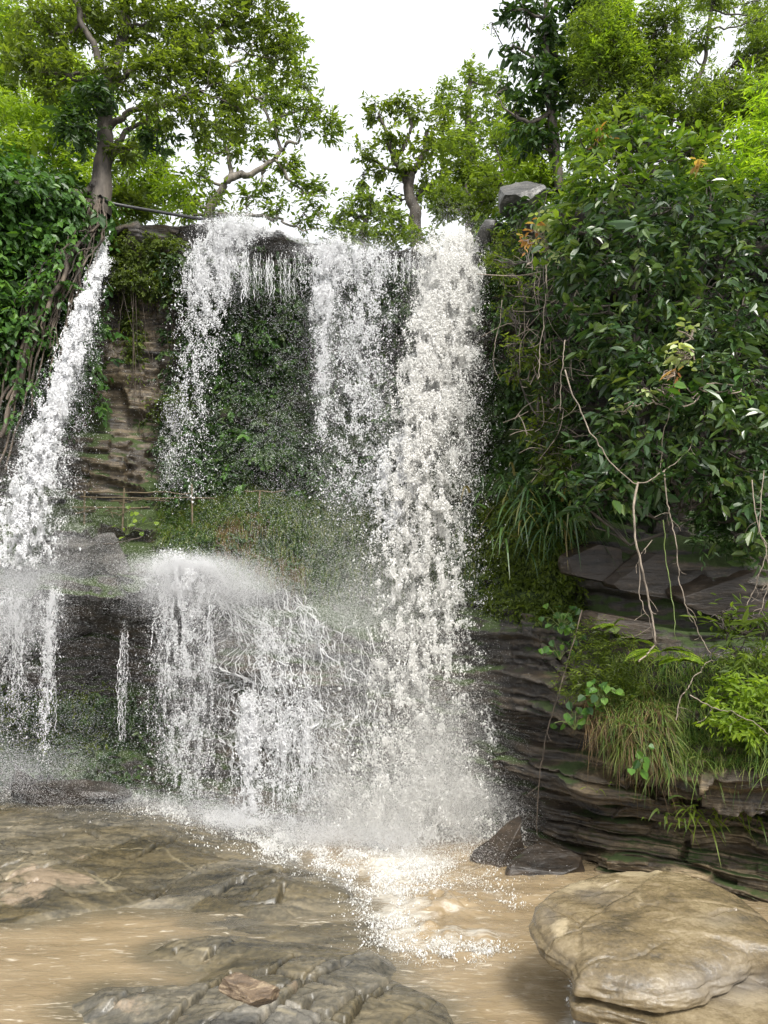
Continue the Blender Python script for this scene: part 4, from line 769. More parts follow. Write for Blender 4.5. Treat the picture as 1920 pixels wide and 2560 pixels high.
# thin brown bush between the fall and the shrub
plant('bush', 'thin twiggy bush with small leaves between main fall and shrub', 'bush', un(545, 480, 10.2),
      [[(545, 500, 10.2, .02), (540, 420, 10.0, .018), (545, 340, 9.9, .014), (540, 260, 9.9, .008)], [(545, 450, 10.1, .014), (565, 400, 9.8, .01), (570, 330, 9.7, .006)], [(540, 420, 10, .012), (520, 380, 10, .01), (515, 320, 10, .006)]],
      fill(505, 560, 340, 480, 9.9, 16, 16, .2, ('olive', .08, .035, 6, .5)) + fill(500, 540, 225, 330, 10.4, 14, 8, .2, ('olive', .06, .025, 4, .5)) + fill(550, 580, 260, 460, 9.7, 14, 10, .2, ('deep', .09, .04, 6, .5)),
      OL, 55, seed=67, gap=.35, K=7, crown='foliage')
for k, (u0, u1, v0, v1, d, lab, lf, sd) in enumerate([
    (488, 520, 235, 300, 11.2, 'yellow green mossy bush hanging right beside the top of the main fall', ('olive', .05, .02, 4, .5), 171),
    (690, 768, 490, 560, 8.6, 'fine leaved bush drooping over the dark slab at the right edge', ('deep', .09, .03, 4, .6), 173)]):
    plant('bush', lab, 'bush', un((u0 + u1) / 2, v1, d), None, fill(u0, u1, v0, v1, d, 14, 9, .2), lf, 90, seed=sd, gap=.2, K=7, crown='foliage')

# lower right bank
plant('bush', 'fine leaved olive bush beside the fern under the hanging stem', 'bush', un(600, 720, 8.9), None,
      [(595, 640, 8.8, 28, 22), (620, 655, 8.7, 26, 24), (585, 665, 8.8, 22, 22), (605, 685, 8.6, 34, 22), (575, 690, 8.7, 18, 14), (630, 690, 8.5, 22, 16)], ('olive', .05, .014, 4, .3), 230, seed=71, gap=.2, K=7, crown='foliage')
plant('bush', 'bright yellow green leafy bush at the right edge above the lower rocks', 'bush', un(745, 760, 7.6), None,
      [(735, 690, 7.7, 26, 20), (765, 700, 7.6, 24, 24), (745, 725, 7.5, 26, 18), (775, 735, 7.5, 24, 20), (725, 715, 7.7, 20, 14), (740, 660, 7.9, 26, 14, ('mid', .07, .02, 4, .3)), (770, 660, 7.9, 26, 20, ('mid', .07, .02, 4, .3))], ('bright', .065, .024, 6, .3), 150, seed=73, gap=.15, K=7, crown='foliage')
plant('shrub', 'narrow leaved whorled shrub at the right edge above the grass bank', 'shrub', un(735, 650, 8.1),
      [[(735, 660, 8.1, .012), (730, 640, 8.05, .01), (722, 625, 8.0, .006)], [(735, 655, 8.1, .01), (752, 630, 8.0, .006)]], [(722, 625, 8.0, 13, 8), (735, 615, 8.0, 14, 9), (755, 618, 7.9, 14, 10), (745, 630, 7.9, 16, 8)], ('mid', .13, .03, 6, .3), 70, seed=75, gap=.0, K=6, crown='foliage', reach=.6)
for (u, v, d, n, lab, sd) in [(562, 617, 9.35, 26, 'pale heart leaved plant left of the olive bush', 1), (560, 648, 9.3, 10, 'small heart leaved plant low on the wet rock edge', 2), (598, 694, 8.35, 22, 'heart leaved plant in front of the olive bush', 3), (575, 718, 8.5, 12, 'heart leaved sprig at the edge of the dead grass', 4), (640, 760, 7.85, 8, 'single heart leaved sprig hanging below the grass bank', 5), (127, 523, 11.7, 12, 'small bright heart leaved plant by the bamboo rail', 6)]:
    c = un(u, v + 12, d); root = thing('leafy_plant', lab, 'plant', c, 'heart leaved plants')
    P = un(u + RNG.normal(size=n) * 10, v + RNG.normal(size=n) * 8, d + RNG.normal(size=n) * .08)
    D = nrm(np.stack([RNG.normal(size=n) * .6, -.4 + RNG.normal(size=n) * .3, -.5 + .4 * RNG.normal(size=n)], -1)); NN = nrm(np.array([0, -.8, .7]) + RNG.normal(size=(n, 3)) * .35)
    MB().add(*leaves(P, D, NN, .10 * RNG.uniform(.6, 1.2, n), .085, 6)).build('leaves', M['ivy'] if sd != 6 else M['bright'], root, smooth=False)
    mb = MB()
    for q in P: mb.add(*tubes(smooth_path(np.array([c, (c + q) / 2 + [0, 0, .05], q]), 6), .003, 4))
    mb.build('stems', M['culm'], root)
# fern
def fern(u, v, d, n, Lf, lab, seed):
    c = un(u, v, d); root = thing('fern', lab, 'fern', c, 'ferns'); r = np.random.default_rng(seed)
    for k in range(n):
        a = r.uniform(0, 2 * np.pi); D = np.array([math.cos(a), -.5 + .5 * math.sin(a), r.uniform(.2, .8)]); D /= np.linalg.norm(D)
        t = np.linspace(0, 1, 22); L_ = Lf * r.uniform(.7, 1.2)
        P = c + D * (t * L_)[:, None]; P[:, 2] -= .55 * L_ * t ** 2
        T = nrm(np.gradient(P, axis=0)); S = nrm(np.cross(T, UP)); mb = MB(); mb.add(*tubes(P, np.linspace(.004, .0015, 22), 4), .3)
        for sg in (-1, 1):
            DD = nrm(S * sg + T * .35); pl = np.maximum(.02, Lf * .28 * np.sin(np.pi * np.clip(t * .9 + .1, 0, 1)) ** .8)
            NN = np.cross(DD, T) * sg; mb.add(*leaves(P[2:], DD[2:], nrm(NN[2:] + r.normal(size=NN[2:].shape) * .15), pl[2:], .028, 4))
        mb.build('frond', M['mid'] if k % 2 else M['bright'], root, smooth=False)
fern(660, 652, 8.25, 9, .42, 'bright green fern in front of the dark slabs', 3)
fern(680, 662, 8.1, 7, .36, 'fern right of the hanging stem tip', 5)
fern(612, 628, 8.8, 6, .3, 'small fern above the olive bush', 7)
# strap leaved plants hanging on the cliff right of the fall
for (u, v, d, n, lab) in [(520, 492, 10.2, 60, 'strap leaved plant hanging nearest the main fall'), (548, 500, 9.9, 70, 'strap leaved plant under the twiggy bush'), (575, 520, 9.6, 60, 'strap leaved plant under the lowest shrub leaves'), (535, 535, 9.9, 45, 'lower strap leaved plant above the mossy ledge')]:
    c = un(u, v, d); root = thing('strap_leaf_plant', lab, 'plant', c, 'strap leaved plants on the right cliff')
    C = c + RNG.normal(size=(n, 3)) * np.array([.22, .08, .14]); D = nrm(np.stack([RNG.normal(size=n) * .7, -.7 + .3 * RNG.normal(size=n), .5 + .4 * RNG.normal(size=n)], -1))
    MB().add(*blades(C, D, RNG.uniform(.4, .75, n), .034, RNG.uniform(.7, 1.3, n), 7)).build('leaves', M['strap'], root, smooth=False)
c = un(712, 815, 7.95); root = thing('plant', 'tuft of narrow leaves under the overhang at lower right', 'plant', c)
n = 90; C = c + RNG.normal(size=(n, 3)) * np.array([.25, .05, .06]); D = nrm(np.stack([RNG.normal(size=n) * .6, -.6 + .3 * RNG.normal(size=n), .4 + .4 * RNG.normal(size=n)], -1))
MB().add(*blades(C, D, RNG.uniform(.12, .3, n), .025, RNG.uniform(.5, 1.0, n), 6)).build('leaves', M['mid'], root, smooth=False)
c = un(612, 790, 8.55); root = thing('plant', 'few pale arching blades on the wet ledge above the flat boulder', 'plant', c)
n = 9; C = c + RNG.normal(size=(n, 3)) * np.array([.16, .03, .02]); D = nrm(np.stack([RNG.normal(size=n) * .5, -.5 + .2 * RNG.normal(size=n), .8 + 0 * RNG.normal(size=n)], -1))
MB().add(*blades(C, D, RNG.uniform(.15, .26, n), .022, RNG.uniform(.6, 1.1, n), 7)).build('leaves', M['bright'], root, smooth=False)
# grass of the right bank, the dead grass, ledge grass
def turf(name, label, mask, n, L, Wd, mat, bend=.8, lean=(0, -.5, .6), spread=.5, w=None):
    P, Nn = pick(n, mask, w); D = nrm(Nn * .5 + np.array(lean) + RNG.normal(size=P.shape) * spread)
    o = MB().add(*blades(P, D, L * RNG.uniform(.5, 1.4, n), Wd, bend * RNG.uniform(.5, 1.4, n), 5)).build(name, M[mat], smooth=False)
    return tag(o, label, 'grass', kind='stuff')
mk_bank = (CU > 600) & (CU < 790) & (CV > 655) & (CV < 775) & (SEMG > 3.6) & (SEMG < 6)
turf('grass', 'long green grass on the right bank above the layered rocks', mk_bank, 9000, .26, .009, 'grass')
turf('dead_grass', 'brown dead grass hanging over the layered rocks on the right', (CU > 585) & (CU < 665) & (CV > 695) & (CV < 775) & (SEMG > 3.6) & (SEMG < 5.5), 2600, .24, .006, 'straw', 1.0, spread=.8)
mk_l = (CU > 158) & (CU < 440) & (SEMG > 5.75) & (SEMG < 7.15)
turf('grass', 'green grass along the shelf behind the veil of drops', mk_l, 9000, .26, .011, 'grass', .7)
turf('hanging_grass', 'brown and green grass hanging down the slope below the shelf', (CU > 165) & (CU < 480) & (SEMG > 5.0) & (SEMG < 6.2), 5000, .24, .010, 'grass', 1.2)
turf('hanging_grass', 'brown moss grass patch in the middle of the slope', (CU > 215) & (CU < 330) & (SEMG > 5.1) & (SEMG < 6.0), 2500, .2, .009, 'straw', 1.2, w=sstep(.0, .4, fbm(CG * 1.3, 2, 5)))

# creepers as ground cover of the cliff
def cover(name, label, mask, n, L, Wd, mat, K=6, off=.08, w=None, droop=.6, shape=6, twig=2.2):
    P, Nn = pick(n, mask, w); P = P + Nn * (RNG.random(n) * off)[:, None]
    D = nrm(RNG.normal(size=P.shape) * np.array([.7, .3, .5]) + Nn * .5 + np.array([0, 0, -.35]))
    V_, Q_, A_ = sprig_leaves(P, D, K, L * twig, L, Wd, shape, droop, out=Nn * 1.6, flat=.7)
    return tag(MB().add(V_, Q_, A_).build(name, M[mat], smooth=False), label, 'creeper', kind='stuff')
up = (SEMG > 7.0) & (SEMG < 9.6)
patch = sstep(-.25, .3, fbm(CG * .9, 3, 77))
cover('creeper', 'dark creeper covering the middle of the upper cliff behind the drops', up & (CU > 165) & (CU < 425) & (CV > 262), 7600, .085, .045, 'creeper', off=.28, w=.25 + patch)
cover('creeper', 'lighter leaves among the dark creeper behind the drops', up & (CU > 180) & (CU < 410) & (CV > 330), 1300, .085, .045, 'ivy', off=.34, w=patch ** 2)
cover('creeper', 'yellow green moss creeper under the rock lip right of the left fall', up & (CU > 112) & (CU < 182) & (CV > 236) & (CV < 300), 1700, .055, .024, 'olive', off=.14)
cover('creeper', 'sparse creeper strands on the bare rock right of the left fall', up & (CU > 125) & (CU < 185) & (CV > 290) & (CV < 420), 700, .06, .028, 'olive', off=.12, w=sstep(.05, .4, fbm(CG * np.array([2, 2, .8]), 2, 15)))
cover('ivy', 'leafy ivy hanging over the left cliff', (CU > -60) & (CU < 100) & (CV > 150) & (CV < 400) & (SEMG > 7.2) & (SEMG < 10.8), 3600, .115, .062, 'ivy', off=.5, w=np.where(CU < 62 - (CV - 230) * .22, 1., .25) * (.2 + sstep(-.3, .2, fbm(CG * 1.1, 2, 99))))
cover('ivy', 'deep green ivy in the shade of the left cliff', (CU > -60) & (CU < 80) & (CV > 190) & (CV < 420) & (SEMG > 7.2) & (SEMG < 10.5), 1800, .12, .07, 'deep', off=.3)
cover('creeper', 'wet ferns and moss low under the left overhang', (CU > -40) & (CU < 165) & (CV > 695) & (CV < 790) & (SEMG > 1) & (SEMG < 2.6), 2300, .075, .035, 'creeper', off=.14, w=.15 + sstep(790, 700, CV + .25 * CU))
cover('creeper', 'light green moss on the rock under the left overhang', (CU > -40) & (CU < 110) & (CV > 690) & (CV < 750) & (SEMG > 1) & (SEMG < 2.8), 900, .06, .03, 'olive', off=.14)
cover('creeper', 'moss and small leaves on the rock right of the main fall', (CU > 485) & (CU < 585) & (CV > 500) & (CV < 620) & (SEMG > 4.5), 2600, .055, .025, 'olive', off=.12)
cover('creeper', 'dark creeper on the shaded cliff behind the big shrub', (CU > 490) & (CU < 820) & (SEMG > 7) & (SEMG < 10.6), 3600, .10, .045, 'deep', off=.2)
cover('undergrowth', 'low green undergrowth along the cliff top', (SEMG > 10.2) & ((CU < 118) | (CU > 485)), 5000, .13, .055, 'mid', off=.35, droop=.3)
cover('creeper', 'small wet leaves on the slope below the shelf', (CU > 165) & (CU < 490) & (SEMG > 5.0) & (SEMG < 6.6), 2600, .05, .026, 'creeper', off=.12)

# ------------------------------------------------------------------ aerial roots, hanging stems, hose, bamboo rail
rt = thing('aerial_roots', 'grey brown fig roots running down the left cliff to the water', 'roots', un(60, 300, 11.2))
mb = MB()
ends = [(-8, 430), (-2, 470), (2, 440), (6, 470), (8, 400), (14, 400), (22, 370), (30, 350), (-14, 440), (40, 330), (50, 310), (-20, 400)]
for k, (eu, ev) in enumerate(ends):
    su = 72 + 2.6 * k + RNG.normal() * 3; sv = 198 + RNG.random() * 14
    mu = su + (eu - su) * .5 - 6; mv = sv + (ev - sv) * .5
    pth = smooth_path(un([su, (su + mu) / 2 + 4, mu, eu], [sv, (sv + mv) / 2, mv, ev], [11.95, 11.85, 11.5, 11.3]), 40, .09, k + 3)
    r0 = RNG.choice([.018, .028, .045]); mb.add(*tubes(pth, (r0 * (1 + .2 * fbm(pth * 3, 2, k))) * np.linspace(1.1, .8, 40), 8))
for k in range(46):
    su = RNG.uniform(55, 106); sv = RNG.uniform(198, 228); eu = su - RNG.uniform(20, 48); ev = sv + RNG.uniform(60, 190)
    pth = smooth_path(un([su, su - 3, (su + eu) / 2, eu], [sv, sv + 25, (sv + ev) / 2, ev], [11.9, 11.75, 11.55, 11.4]), 26, .08, k + 40)
    mb.add(*tubes(pth, RNG.uniform(.006, .018), 5))
RP = np.concatenate([v_ for v_ in mb.V]); mb.build('roots', M['root'], rt)
RP = RP[RNG.integers(0, len(RP), 230)] + RNG.normal(size=(230, 3)) * .07 + np.array([-.05, -.12, 0]); ru_, rv_ = proj(RP); RP = RP[(ru_ < 92 - (rv_ - 210) * .28)]
DD = nrm(RNG.normal(size=RP.shape) * .6 + np.array([0, -.4, -.5])); V_, Q_, A_ = sprig_leaves(RP, DD, 6, .24, .10, .055, 6, .6, out=np.tile([0, -1.2, .4], (len(RP), 1)))
tag(MB().add(V_, Q_, A_).build('ivy', M['ivy'], smooth=False), 'ivy leaves draped over the fig roots on the left', 'creeper', kind='stuff')
def stem(label, pts, r, seed, twigs=4, group='bare hanging stems', mat='stem', wig=.03):
    p = np.array(pts, float); P = smooth_path(un(p[:, 0], p[:, 1], p[:, 2]), 14 * len(p), wig, seed); mb = MB(); rr = np.random.default_rng(seed)
    r *= .8; mb.add(*tubes(P, np.linspace(r, r * .55, len(P)) * (1 + .15 * fbm(P * 9, 2, seed)), 7))
    for k in range(twigs):
        q = P[rr.integers(4, len(P) - 2)]; e = q + np.array([rr.normal() * .12, rr.normal() * .05, -.05 - rr.random() * .1]); mb.add(*tubes(smooth_path(np.array([q, (q + e) / 2 + rr.normal(size=3) * .02, e]), 6), np.linspace(r * .4, .002, 6), 5))
    c = P[0]; return tag(mb.build('hanging_stem', M[mat], origin=c), label, 'stem', group)
stem('longest pale bare stem hanging in front of the dark slabs', [(638, 482, 8.0), (634, 505, 8.0), (636, 540, 7.95), (645, 580, 7.95), (653, 622, 7.9), (655, 642, 7.9), (648, 654, 7.9), (638, 661, 7.9)], .016, 1, 2, wig=.02)
stem('thin knobbly stem right of the longest stem', [(664, 470, 8.0), (667, 500, 8.0), (670, 515, 8.0), (676, 540, 7.95), (679, 570, 7.95), (684, 598, 7.9), (694, 620, 7.9), (702, 640, 7.9), (710, 656, 7.9)], .009, 2, 8)
stem('thin stem hanging close beside the longest stem', [(652, 540, 7.98), (641, 560, 7.97), (640, 600, 7.95), (650, 620, 7.93), (654, 648, 7.9)], .006, 3, 5)
stem('long looping stem across the lower shrub', [(565, 370, 8.3), (575, 400, 8.2), (590, 430, 8.1), (605, 455, 8.05), (635, 482, 8.0), (655, 478, 8.0), (680, 460, 8.0), (695, 440, 8.1)], .010, 4, 3)
stem('brown stem hanging down the left side of the shrub', [(546, 265, 9.2), (546, 300, 9.1), (541, 340, 9.0), (538, 380, 9.0)], .010, 5, 3)
stem('pale stem hanging left of the shrub low leaves', [(565, 340, 8.6), (562, 370, 8.5), (560, 410, 8.5)], .008, 6, 3)
stem('thin curved stem beside the main fall', [(502, 300, 10.6), (498, 330, 10.5), (494, 360, 10.4), (498, 380, 10.3)], .008, 7, 2)
stem('long thin vertical stem over the wet rocks right of the main fall', [(582, 610, 8.9), (560, 690, 8.8), (545, 740, 8.9), (538, 790, 9.0), (537, 836, 9.1)], .010, 8, 5, mat='root')
stem('tangled stem hanging at the right edge', [(752, 480, 7.9), (756, 520, 7.85), (766, 550, 7.8), (757, 580, 7.8), (747, 605, 7.8)], .008, 9, 8)
stem('second tangled stem at the right edge', [(764, 470, 7.9), (760, 530, 7.85), (770, 570, 7.8), (760, 615, 7.8)], .007, 10, 8)
stem('pale arching stem leaning over the grass bank', [(676, 720, 7.9), (680, 700, 7.9), (692, 680, 7.9), (706, 664, 7.9), (715, 660, 7.9)], .008, 11, 2)
stem('long dark twig arching through the bright bush', [(690, 695, 7.6), (715, 708, 7.5), (740, 715, 7.4), (768, 735, 7.3)], .007, 12, 3)
stem('green straight cane behind the longest stem', [(663, 520, 8.3), (670, 580, 8.3), (675, 640, 8.2)], .008, 13, 0, mat='culm')
mb = MB()                                                                                   # dry twig tangle
for k in range(120):
    u, v, d = RNG.uniform(515, 590), RNG.uniform(255, 475), RNG.uniform(9.5, 10.1); a = un(u, v, d); e = a + RNG.normal(size=3) * np.array([.25, .1, .25]) - [0, 0, .1]
    mb.add(*tubes(smooth_path(np.array([a, (a + e) / 2 + RNG.normal(size=3) * .06, e]), 9), RNG.uniform(.003, .007), 4))
tag(mb.build('dry_twigs', M['stem'], origin=un(545, 380, 9.8)), 'tangle of dry bare twigs left of the glossy shrub', 'twigs', kind='stuff')
P = smooth_path(un([100, 108, 125, 160, 195, 222], [196, 202, 206, 212, 218, 221], [11.9, 12.1, 12.2, 12.3, 12.35, 12.4]), 40)
tag(mk('hose', *tubes(P, .028, 10), M['hose'], origin=P[0]), 'black water hose running from the left tree over the cliff lip', 'hose')
fe = thing('bamboo_fence', 'thin bamboo rail fence along the shelf under the upper cliff', 'fence', un(240, 505, 12.1))
for k, (u, h) in enumerate([(85, 26), (123, 30), (193, 34), (258, 28), (379, 30)]):
    d = 12.1 + (u > 150) * -.1; a = un(u, 518, d); b_ = un(u + RNG.normal() * 1.5, 518 - h, d)
    mk('post', *tubes(np.linspace(a - [0, 0, .2], b_, 8), .016, 7), M['bamboo'], fe)
for k, (v0, v1, ua, ub) in enumerate([(491, 493, 72, 190), (497, 498, 80, 215), (507, 508, 72, 150), (491, 492, 245, 285)]):
    mk('rail', *tubes(smooth_path(un([ua, (ua + ub) / 2, ub], [v0, v0 + 1, v1], 12.02), 14, .03, k), .011, 7), M['bamboo'], fe)
mb = MB()
for k in range(22):
    u, v = RNG.uniform(90, 145), RNG.uniform(498, 512); a = un(u, v, 12.15); e = un(u + RNG.uniform(-25, 25), v + RNG.uniform(-4, 7), 12.1 + RNG.normal() * .1); mb.add(*tubes(np.linspace(a, e, 5), RNG.uniform(.006, .014), 5))
tag(mb.build('stick_pile', M['bamboo'], origin=un(115, 510, 12.1)), 'loose pile of dry sticks behind the bamboo rail', 'sticks', kind='stuff')
stem('single dry stick poking out of the bare rock face', [(75, 458, 12.2), (90, 459, 12.0), (101, 461, 11.8)], .012, 21, 0, group=None, mat='bamboo')
stem('dark fallen branch lying over the leaning slab', [(102, 544, 11.3), (120, 542, 11.2), (142, 537, 11.2)], .014, 22, 2, group=None, mat='bark')
mb = MB()
for k in range(40):                                                                          # vines down the bare rock
    u = RNG.uniform(120, 185); sem = RNG.uniform(8.4, 9.5); a = surf(u, sem)[0] + [0, -.05, 0]; b_ = surf(u + RNG.normal() * 6, sem - RNG.uniform(.4, 1.1))[0] + [0, -.06, 0]
    mb.add(*tubes(smooth_path(np.array([a, (a + b_) / 2 + RNG.normal(size=3) * [.08, .03, 0], b_]), 12, .05, k), .005, 4))
tag(mb.build('vine_stems', M['root'], origin=un(150, 350, 12.5)), 'thin bare vine stems on the rock right of the left fall', 'vine', kind='stuff')

# ------------------------------------------------------------------ falling water: real drops, threads and fine spray
_ico = []
_g = (1 + 5 ** .5) / 2
ICO_V = nrm(np.array([(-1, _g, 0), (1, _g, 0), (-1, -_g, 0), (1, -_g, 0), (0, -1, _g), (0, 1, _g), (0, -1, -_g), (0, 1, -_g), (_g, 0, -1), (_g, 0, 1), (-_g, 0, -1), (-_g, 0, 1)], float))
ICO_F = np.array([(0, 11, 5), (0, 5, 1), (0, 1, 7), (0, 7, 10), (0, 10, 11), (1, 5, 9), (5, 11, 4), (11, 10, 2), (10, 7, 6), (7, 1, 8), (3, 9, 4), (3, 4, 2), (3, 2, 6), (3, 6, 8), (3, 8, 9), (4, 9, 5), (2, 4, 11), (6, 2, 10), (8, 6, 7), (9, 8, 1)])
TET_V = nrm(np.array([(1, 1, 1), (1, -1, -1), (-1, 1, -1), (-1, -1, 1)], float)); TET_F = np.array([(0, 1, 2), (0, 3, 1), (0, 2, 3), (1, 3, 2)])
def drops(P, r, stretch=1.7, dirv=None, big=.0045):
    """drops of radius r at P: small ones tetrahedra, larger ones irregular blobs"""
    V, Fc, off = [], [], 0
    for sel, bv, bf, jit in ((r < big, TET_V, TET_F, .25), (r >= big, ICO_V, ICO_F, .38)):
        p, q = P[sel], r[sel]; n = len(p)
        if not n: continue
        sh = bv[None] * (1 + jit * RNG.normal(size=(n, len(bv), 1)).clip(-2, 2))
        k = RNG.normal(size=(n, 1, 3)) * .35; ax = np.array([1, 1, stretch]) * np.exp(k)
        sh = sh * ax
        shear = RNG.normal(size=(n, 1, 1)) * .5; sh[..., 0:1] += shear * sh[..., 2:3]
        V.append((p[:, None] + sh * q[:, None, None]).reshape(-1, 3)); Fc.append((np.arange(n)[:, None, None] * len(bv) + bf[None]).reshape(-1, 3) + off); off += n * len(bv)
    return np.concatenate(V), np.concatenate(Fc)
def radii(n, lo, hi, a=2.2):
    """power law radii between lo and hi"""
    x = RNG.random(n); return (lo ** (1 - a) + x * (hi ** (1 - a) - lo ** (1 - a))) ** (1 / (1 - a))
def stream(n, line, depth, thick=.3, lo=.004, hi=.03, a=2.2, cl=(7, 12), thr=-.1, seed=0, edge=1.6, soft=.25, open_=0.0):
    """points spread through a fall: line = [(v, u, half width, weight)], depth = [(v, d)]"""
    n = int(n * 2.4); lo, hi = lo * .72, hi * .42
    line = np.array(line, float); dv = np.array(depth, float); out, have = [], 0
    vv = np.linspace(line[0, 0], line[-1, 0], 400); wgt = np.interp(vv, line[:, 0], line[:, 2] * line[:, 3]); cdf = np.cumsum(wgt); cdf /= cdf[-1]
    for _ in range(14):
        m_ = int(n * 1.6)
        v = np.interp(RNG.random(m_), cdf, vv); v = v + RNG.normal(size=m_) * 5; x = RNG.normal(size=m_) * .52 * np.where(RNG.random(m_) < soft * .5, 1.7, 1)
        u = np.interp(v, line[:, 0], line[:, 1]) + x * np.interp(v, line[:, 0], line[:, 2])
        dd = RNG.uniform(-1, 1, m_)
        q = np.stack([u / cl[0], v / cl[1], dd * 1.2 + seed], -1)
        f = .6 * vn(q, seed) + .4 * vn(q * 2.3, seed + 3)
        k = RNG.random(m_) < sstep(thr, thr + .35, f - open_ * sstep(280, 560, v) - .22 * np.minimum(x * x, 2.5) + .06)
        out.append(un(u[k], v[k], np.interp(v[k], dv[:, 0], dv[:, 1]) + dd[k] * thick)); have += k.sum()
        if have >= n: break
    P = np.concatenate(out)[:n]; return P, radii(len(P), lo, hi, a)
def threads(pts, m=26):  # pts (n,m,3) -> thin broken strings of water
    pass
def clus(n, uu, k):
    c = RNG.uniform(uu[0], uu[1], k); return np.clip(c[RNG.integers(0, k, n)] + RNG.normal(size=n) * (uu[1] - uu[0]) / k * .38, uu[0], uu[1])
def surface_threads(n, uu, s0, s1, r=(.004, .012), walk=3.0, off=.03, seed=0, free=True, m=60, late=0.0, ncl=16, drift=0.0):
    """strings of water that run down the cliff and fall free from its edges"""
    u0 = clus(n, uu, ncl); pass
    i0 = np.searchsorted(SEM, s0 - late * RNG.random((n, 1)) ** 1.5); i1 = np.searchsorted(SEM, s1); rows = np.rint(i0 + (i1 - i0) * np.linspace(0, 1, m)[None]).astype(int)
    W_ = np.cumsum(RNG.normal(size=(n, m)) * walk / math.sqrt(m) * 1.6, 1)
    q = np.stack([np.broadcast_to(u0[:, None] / 20, (n, m)), np.broadcast_to(np.linspace(0, 6, m), (n, m)), np.full((n, m), seed * 1.3)], -1)
    uu_ = u0[:, None] + W_ + 6 * vn(q, seed) + drift * np.linspace(0, 1, m)[None] * (.6 + .6 * RNG.random((n, 1)))
    j = np.clip(np.searchsorted(UG, uu_), 0, c_ - 1); P = CG[rows, j].copy()
    if free: P[..., 1] = np.minimum.accumulate(P[..., 1], 1)
    P[..., 1] -= off + .02 * RNG.random((n, 1)); P[..., 2] += .015
    P += RNG.normal(size=P.shape) * .008
    rr = r[0] * np.exp(RNG.random((n, 1)) * math.log(r[1] / r[0])) * (1 + 2.0 * vn(np.stack([np.broadcast_to(np.arange(m) / 2.0, (n, m)), np.broadcast_to(u0[:, None] * 7, (n, m)), np.zeros((n, m))], -1), seed + 7)).clip(.02, 2.4)
    cut = RNG.random((n, 1)); tt = np.linspace(0, 1, m)[None]; rr = rr * sstep(cut * .5 - .15, cut * .5 - .05, tt) * sstep(1.02, .9, tt / (.55 + .5 * RNG.random((n, 1))))
    return P, np.maximum(rr, .0004)
def vert_threads(n, u, v, d, r=(.002, .007), walk=2.0, m=40, seed=0, L=(.3, 1.0), ncl=12):
    v0 = RNG.uniform(v[0], v[0] + (v[1] - v[0]) * .35, n); v1 = v0 + (v[1] - v0) * RNG.uniform(*L, n); u0 = clus(n, u, ncl); t = np.linspace(0, 1, m)
    vv = v0[:, None] + (v1 - v0)[:, None] * t; uu_ = u0[:, None] + np.cumsum(RNG.normal(size=(n, m)) * walk / math.sqrt(m), 1)
    dd = np.interp(vv, [v[0], v[1]], [d[0], d[1]]) + RNG.uniform(-.12, .12, (n, 1))
    P = un(uu_, vv, dd) + RNG.normal(size=(n, m, 3)) * .006
    rr = r[0] * np.exp(RNG.random((n, 1)) * math.log(r[1] / r[0])) * (1 + 1.9 * vn(np.stack([np.broadcast_to(np.arange(m) / 1.6, (n, m)), np.broadcast_to(u0[:, None] * 9, (n, m)), np.full((n, m), seed)], -1), seed)).clip(.03, 2.2)
    return P, np.maximum(rr * (1 - .4 * t), .0004)
def add_drops(mb, S): 
    P, r = S; mb.add(*drops(P, r), 0.5)
def mist(n, blobs, lo=.0010, hi=.0034):
    """fine spray: blobs = (u, v, d, su, sv, sd, weight)"""
    b_ = np.array(blobs, float); k = RNG.choice(len(b_), n, p=b_[:, 6] / b_[:, 6].sum()); g_ = RNG.normal(size=(n, 3)); b_ = b_[k]
    P = un(b_[:, 0] + g_[:, 0] * b_[:, 3], b_[:, 1] + g_[:, 1] * b_[:, 4], b_[:, 2] + g_[:, 2] * b_[:, 5])
    keep = RNG.random(n) < .35 + .65 * sstep(-.3, .35, fbm(P * np.array([1.5, 1.5, .9]), 3, 41)); keep &= P[:, 2] > .02
    return drops(P[keep], RNG.uniform(lo, hi, keep.sum()), 1.0, big=1)

# 1. main plunge on the right
main = thing('waterfall', 'thick cream white plunge of water right of the cliff lip', 'waterfall', un(440, 850, 10.4))
MD_ = [(236, 12.0), (260, 11.85), (330, 11.6), (450, 11.25), (600, 10.9), (760, 10.35), (850, 10.0)]
core = [(236, 455, 26, 1), (250, 452, 27, 2.4), (300, 447, 28, 2.3), (340, 441, 32, 1.8), (400, 433, 38, 1.3), (450, 428, 42, 1.0), (520, 425, 46, .9), (600, 425, 50, .95), (660, 427, 64, .7), (720, 428, 80, .5), (800, 428, 95, .4), (845, 425, 100, .4)]
mb = MB()
add_drops(mb, stream(95000, core, MD_, .35, .0035, .024, 2.2, (7, 13), -.15, 3, open_=.28))
add_drops(mb, stream(30000, [(240, 454, 22, 2), (300, 446, 24, 2), (400, 425, 26, 1.0), (470, 410, 24, .6), (560, 400, 20, .2)], MD_, .3, .005, .016, 2.0, (6, 12), -.08, 5, open_=.25))
add_drops(mb, stream(26000, [(250, 475, 16, .5), (330, 465, 30, .8), (450, 440, 55, 1), (560, 430, 60, 1), (700, 425, 80, 1.2), (845, 420, 95, 1)], MD_, .5, .004, .018, 2.4, (10, 14), -.2, 7))
mb.build('water_drops', M['water_cream'], main)
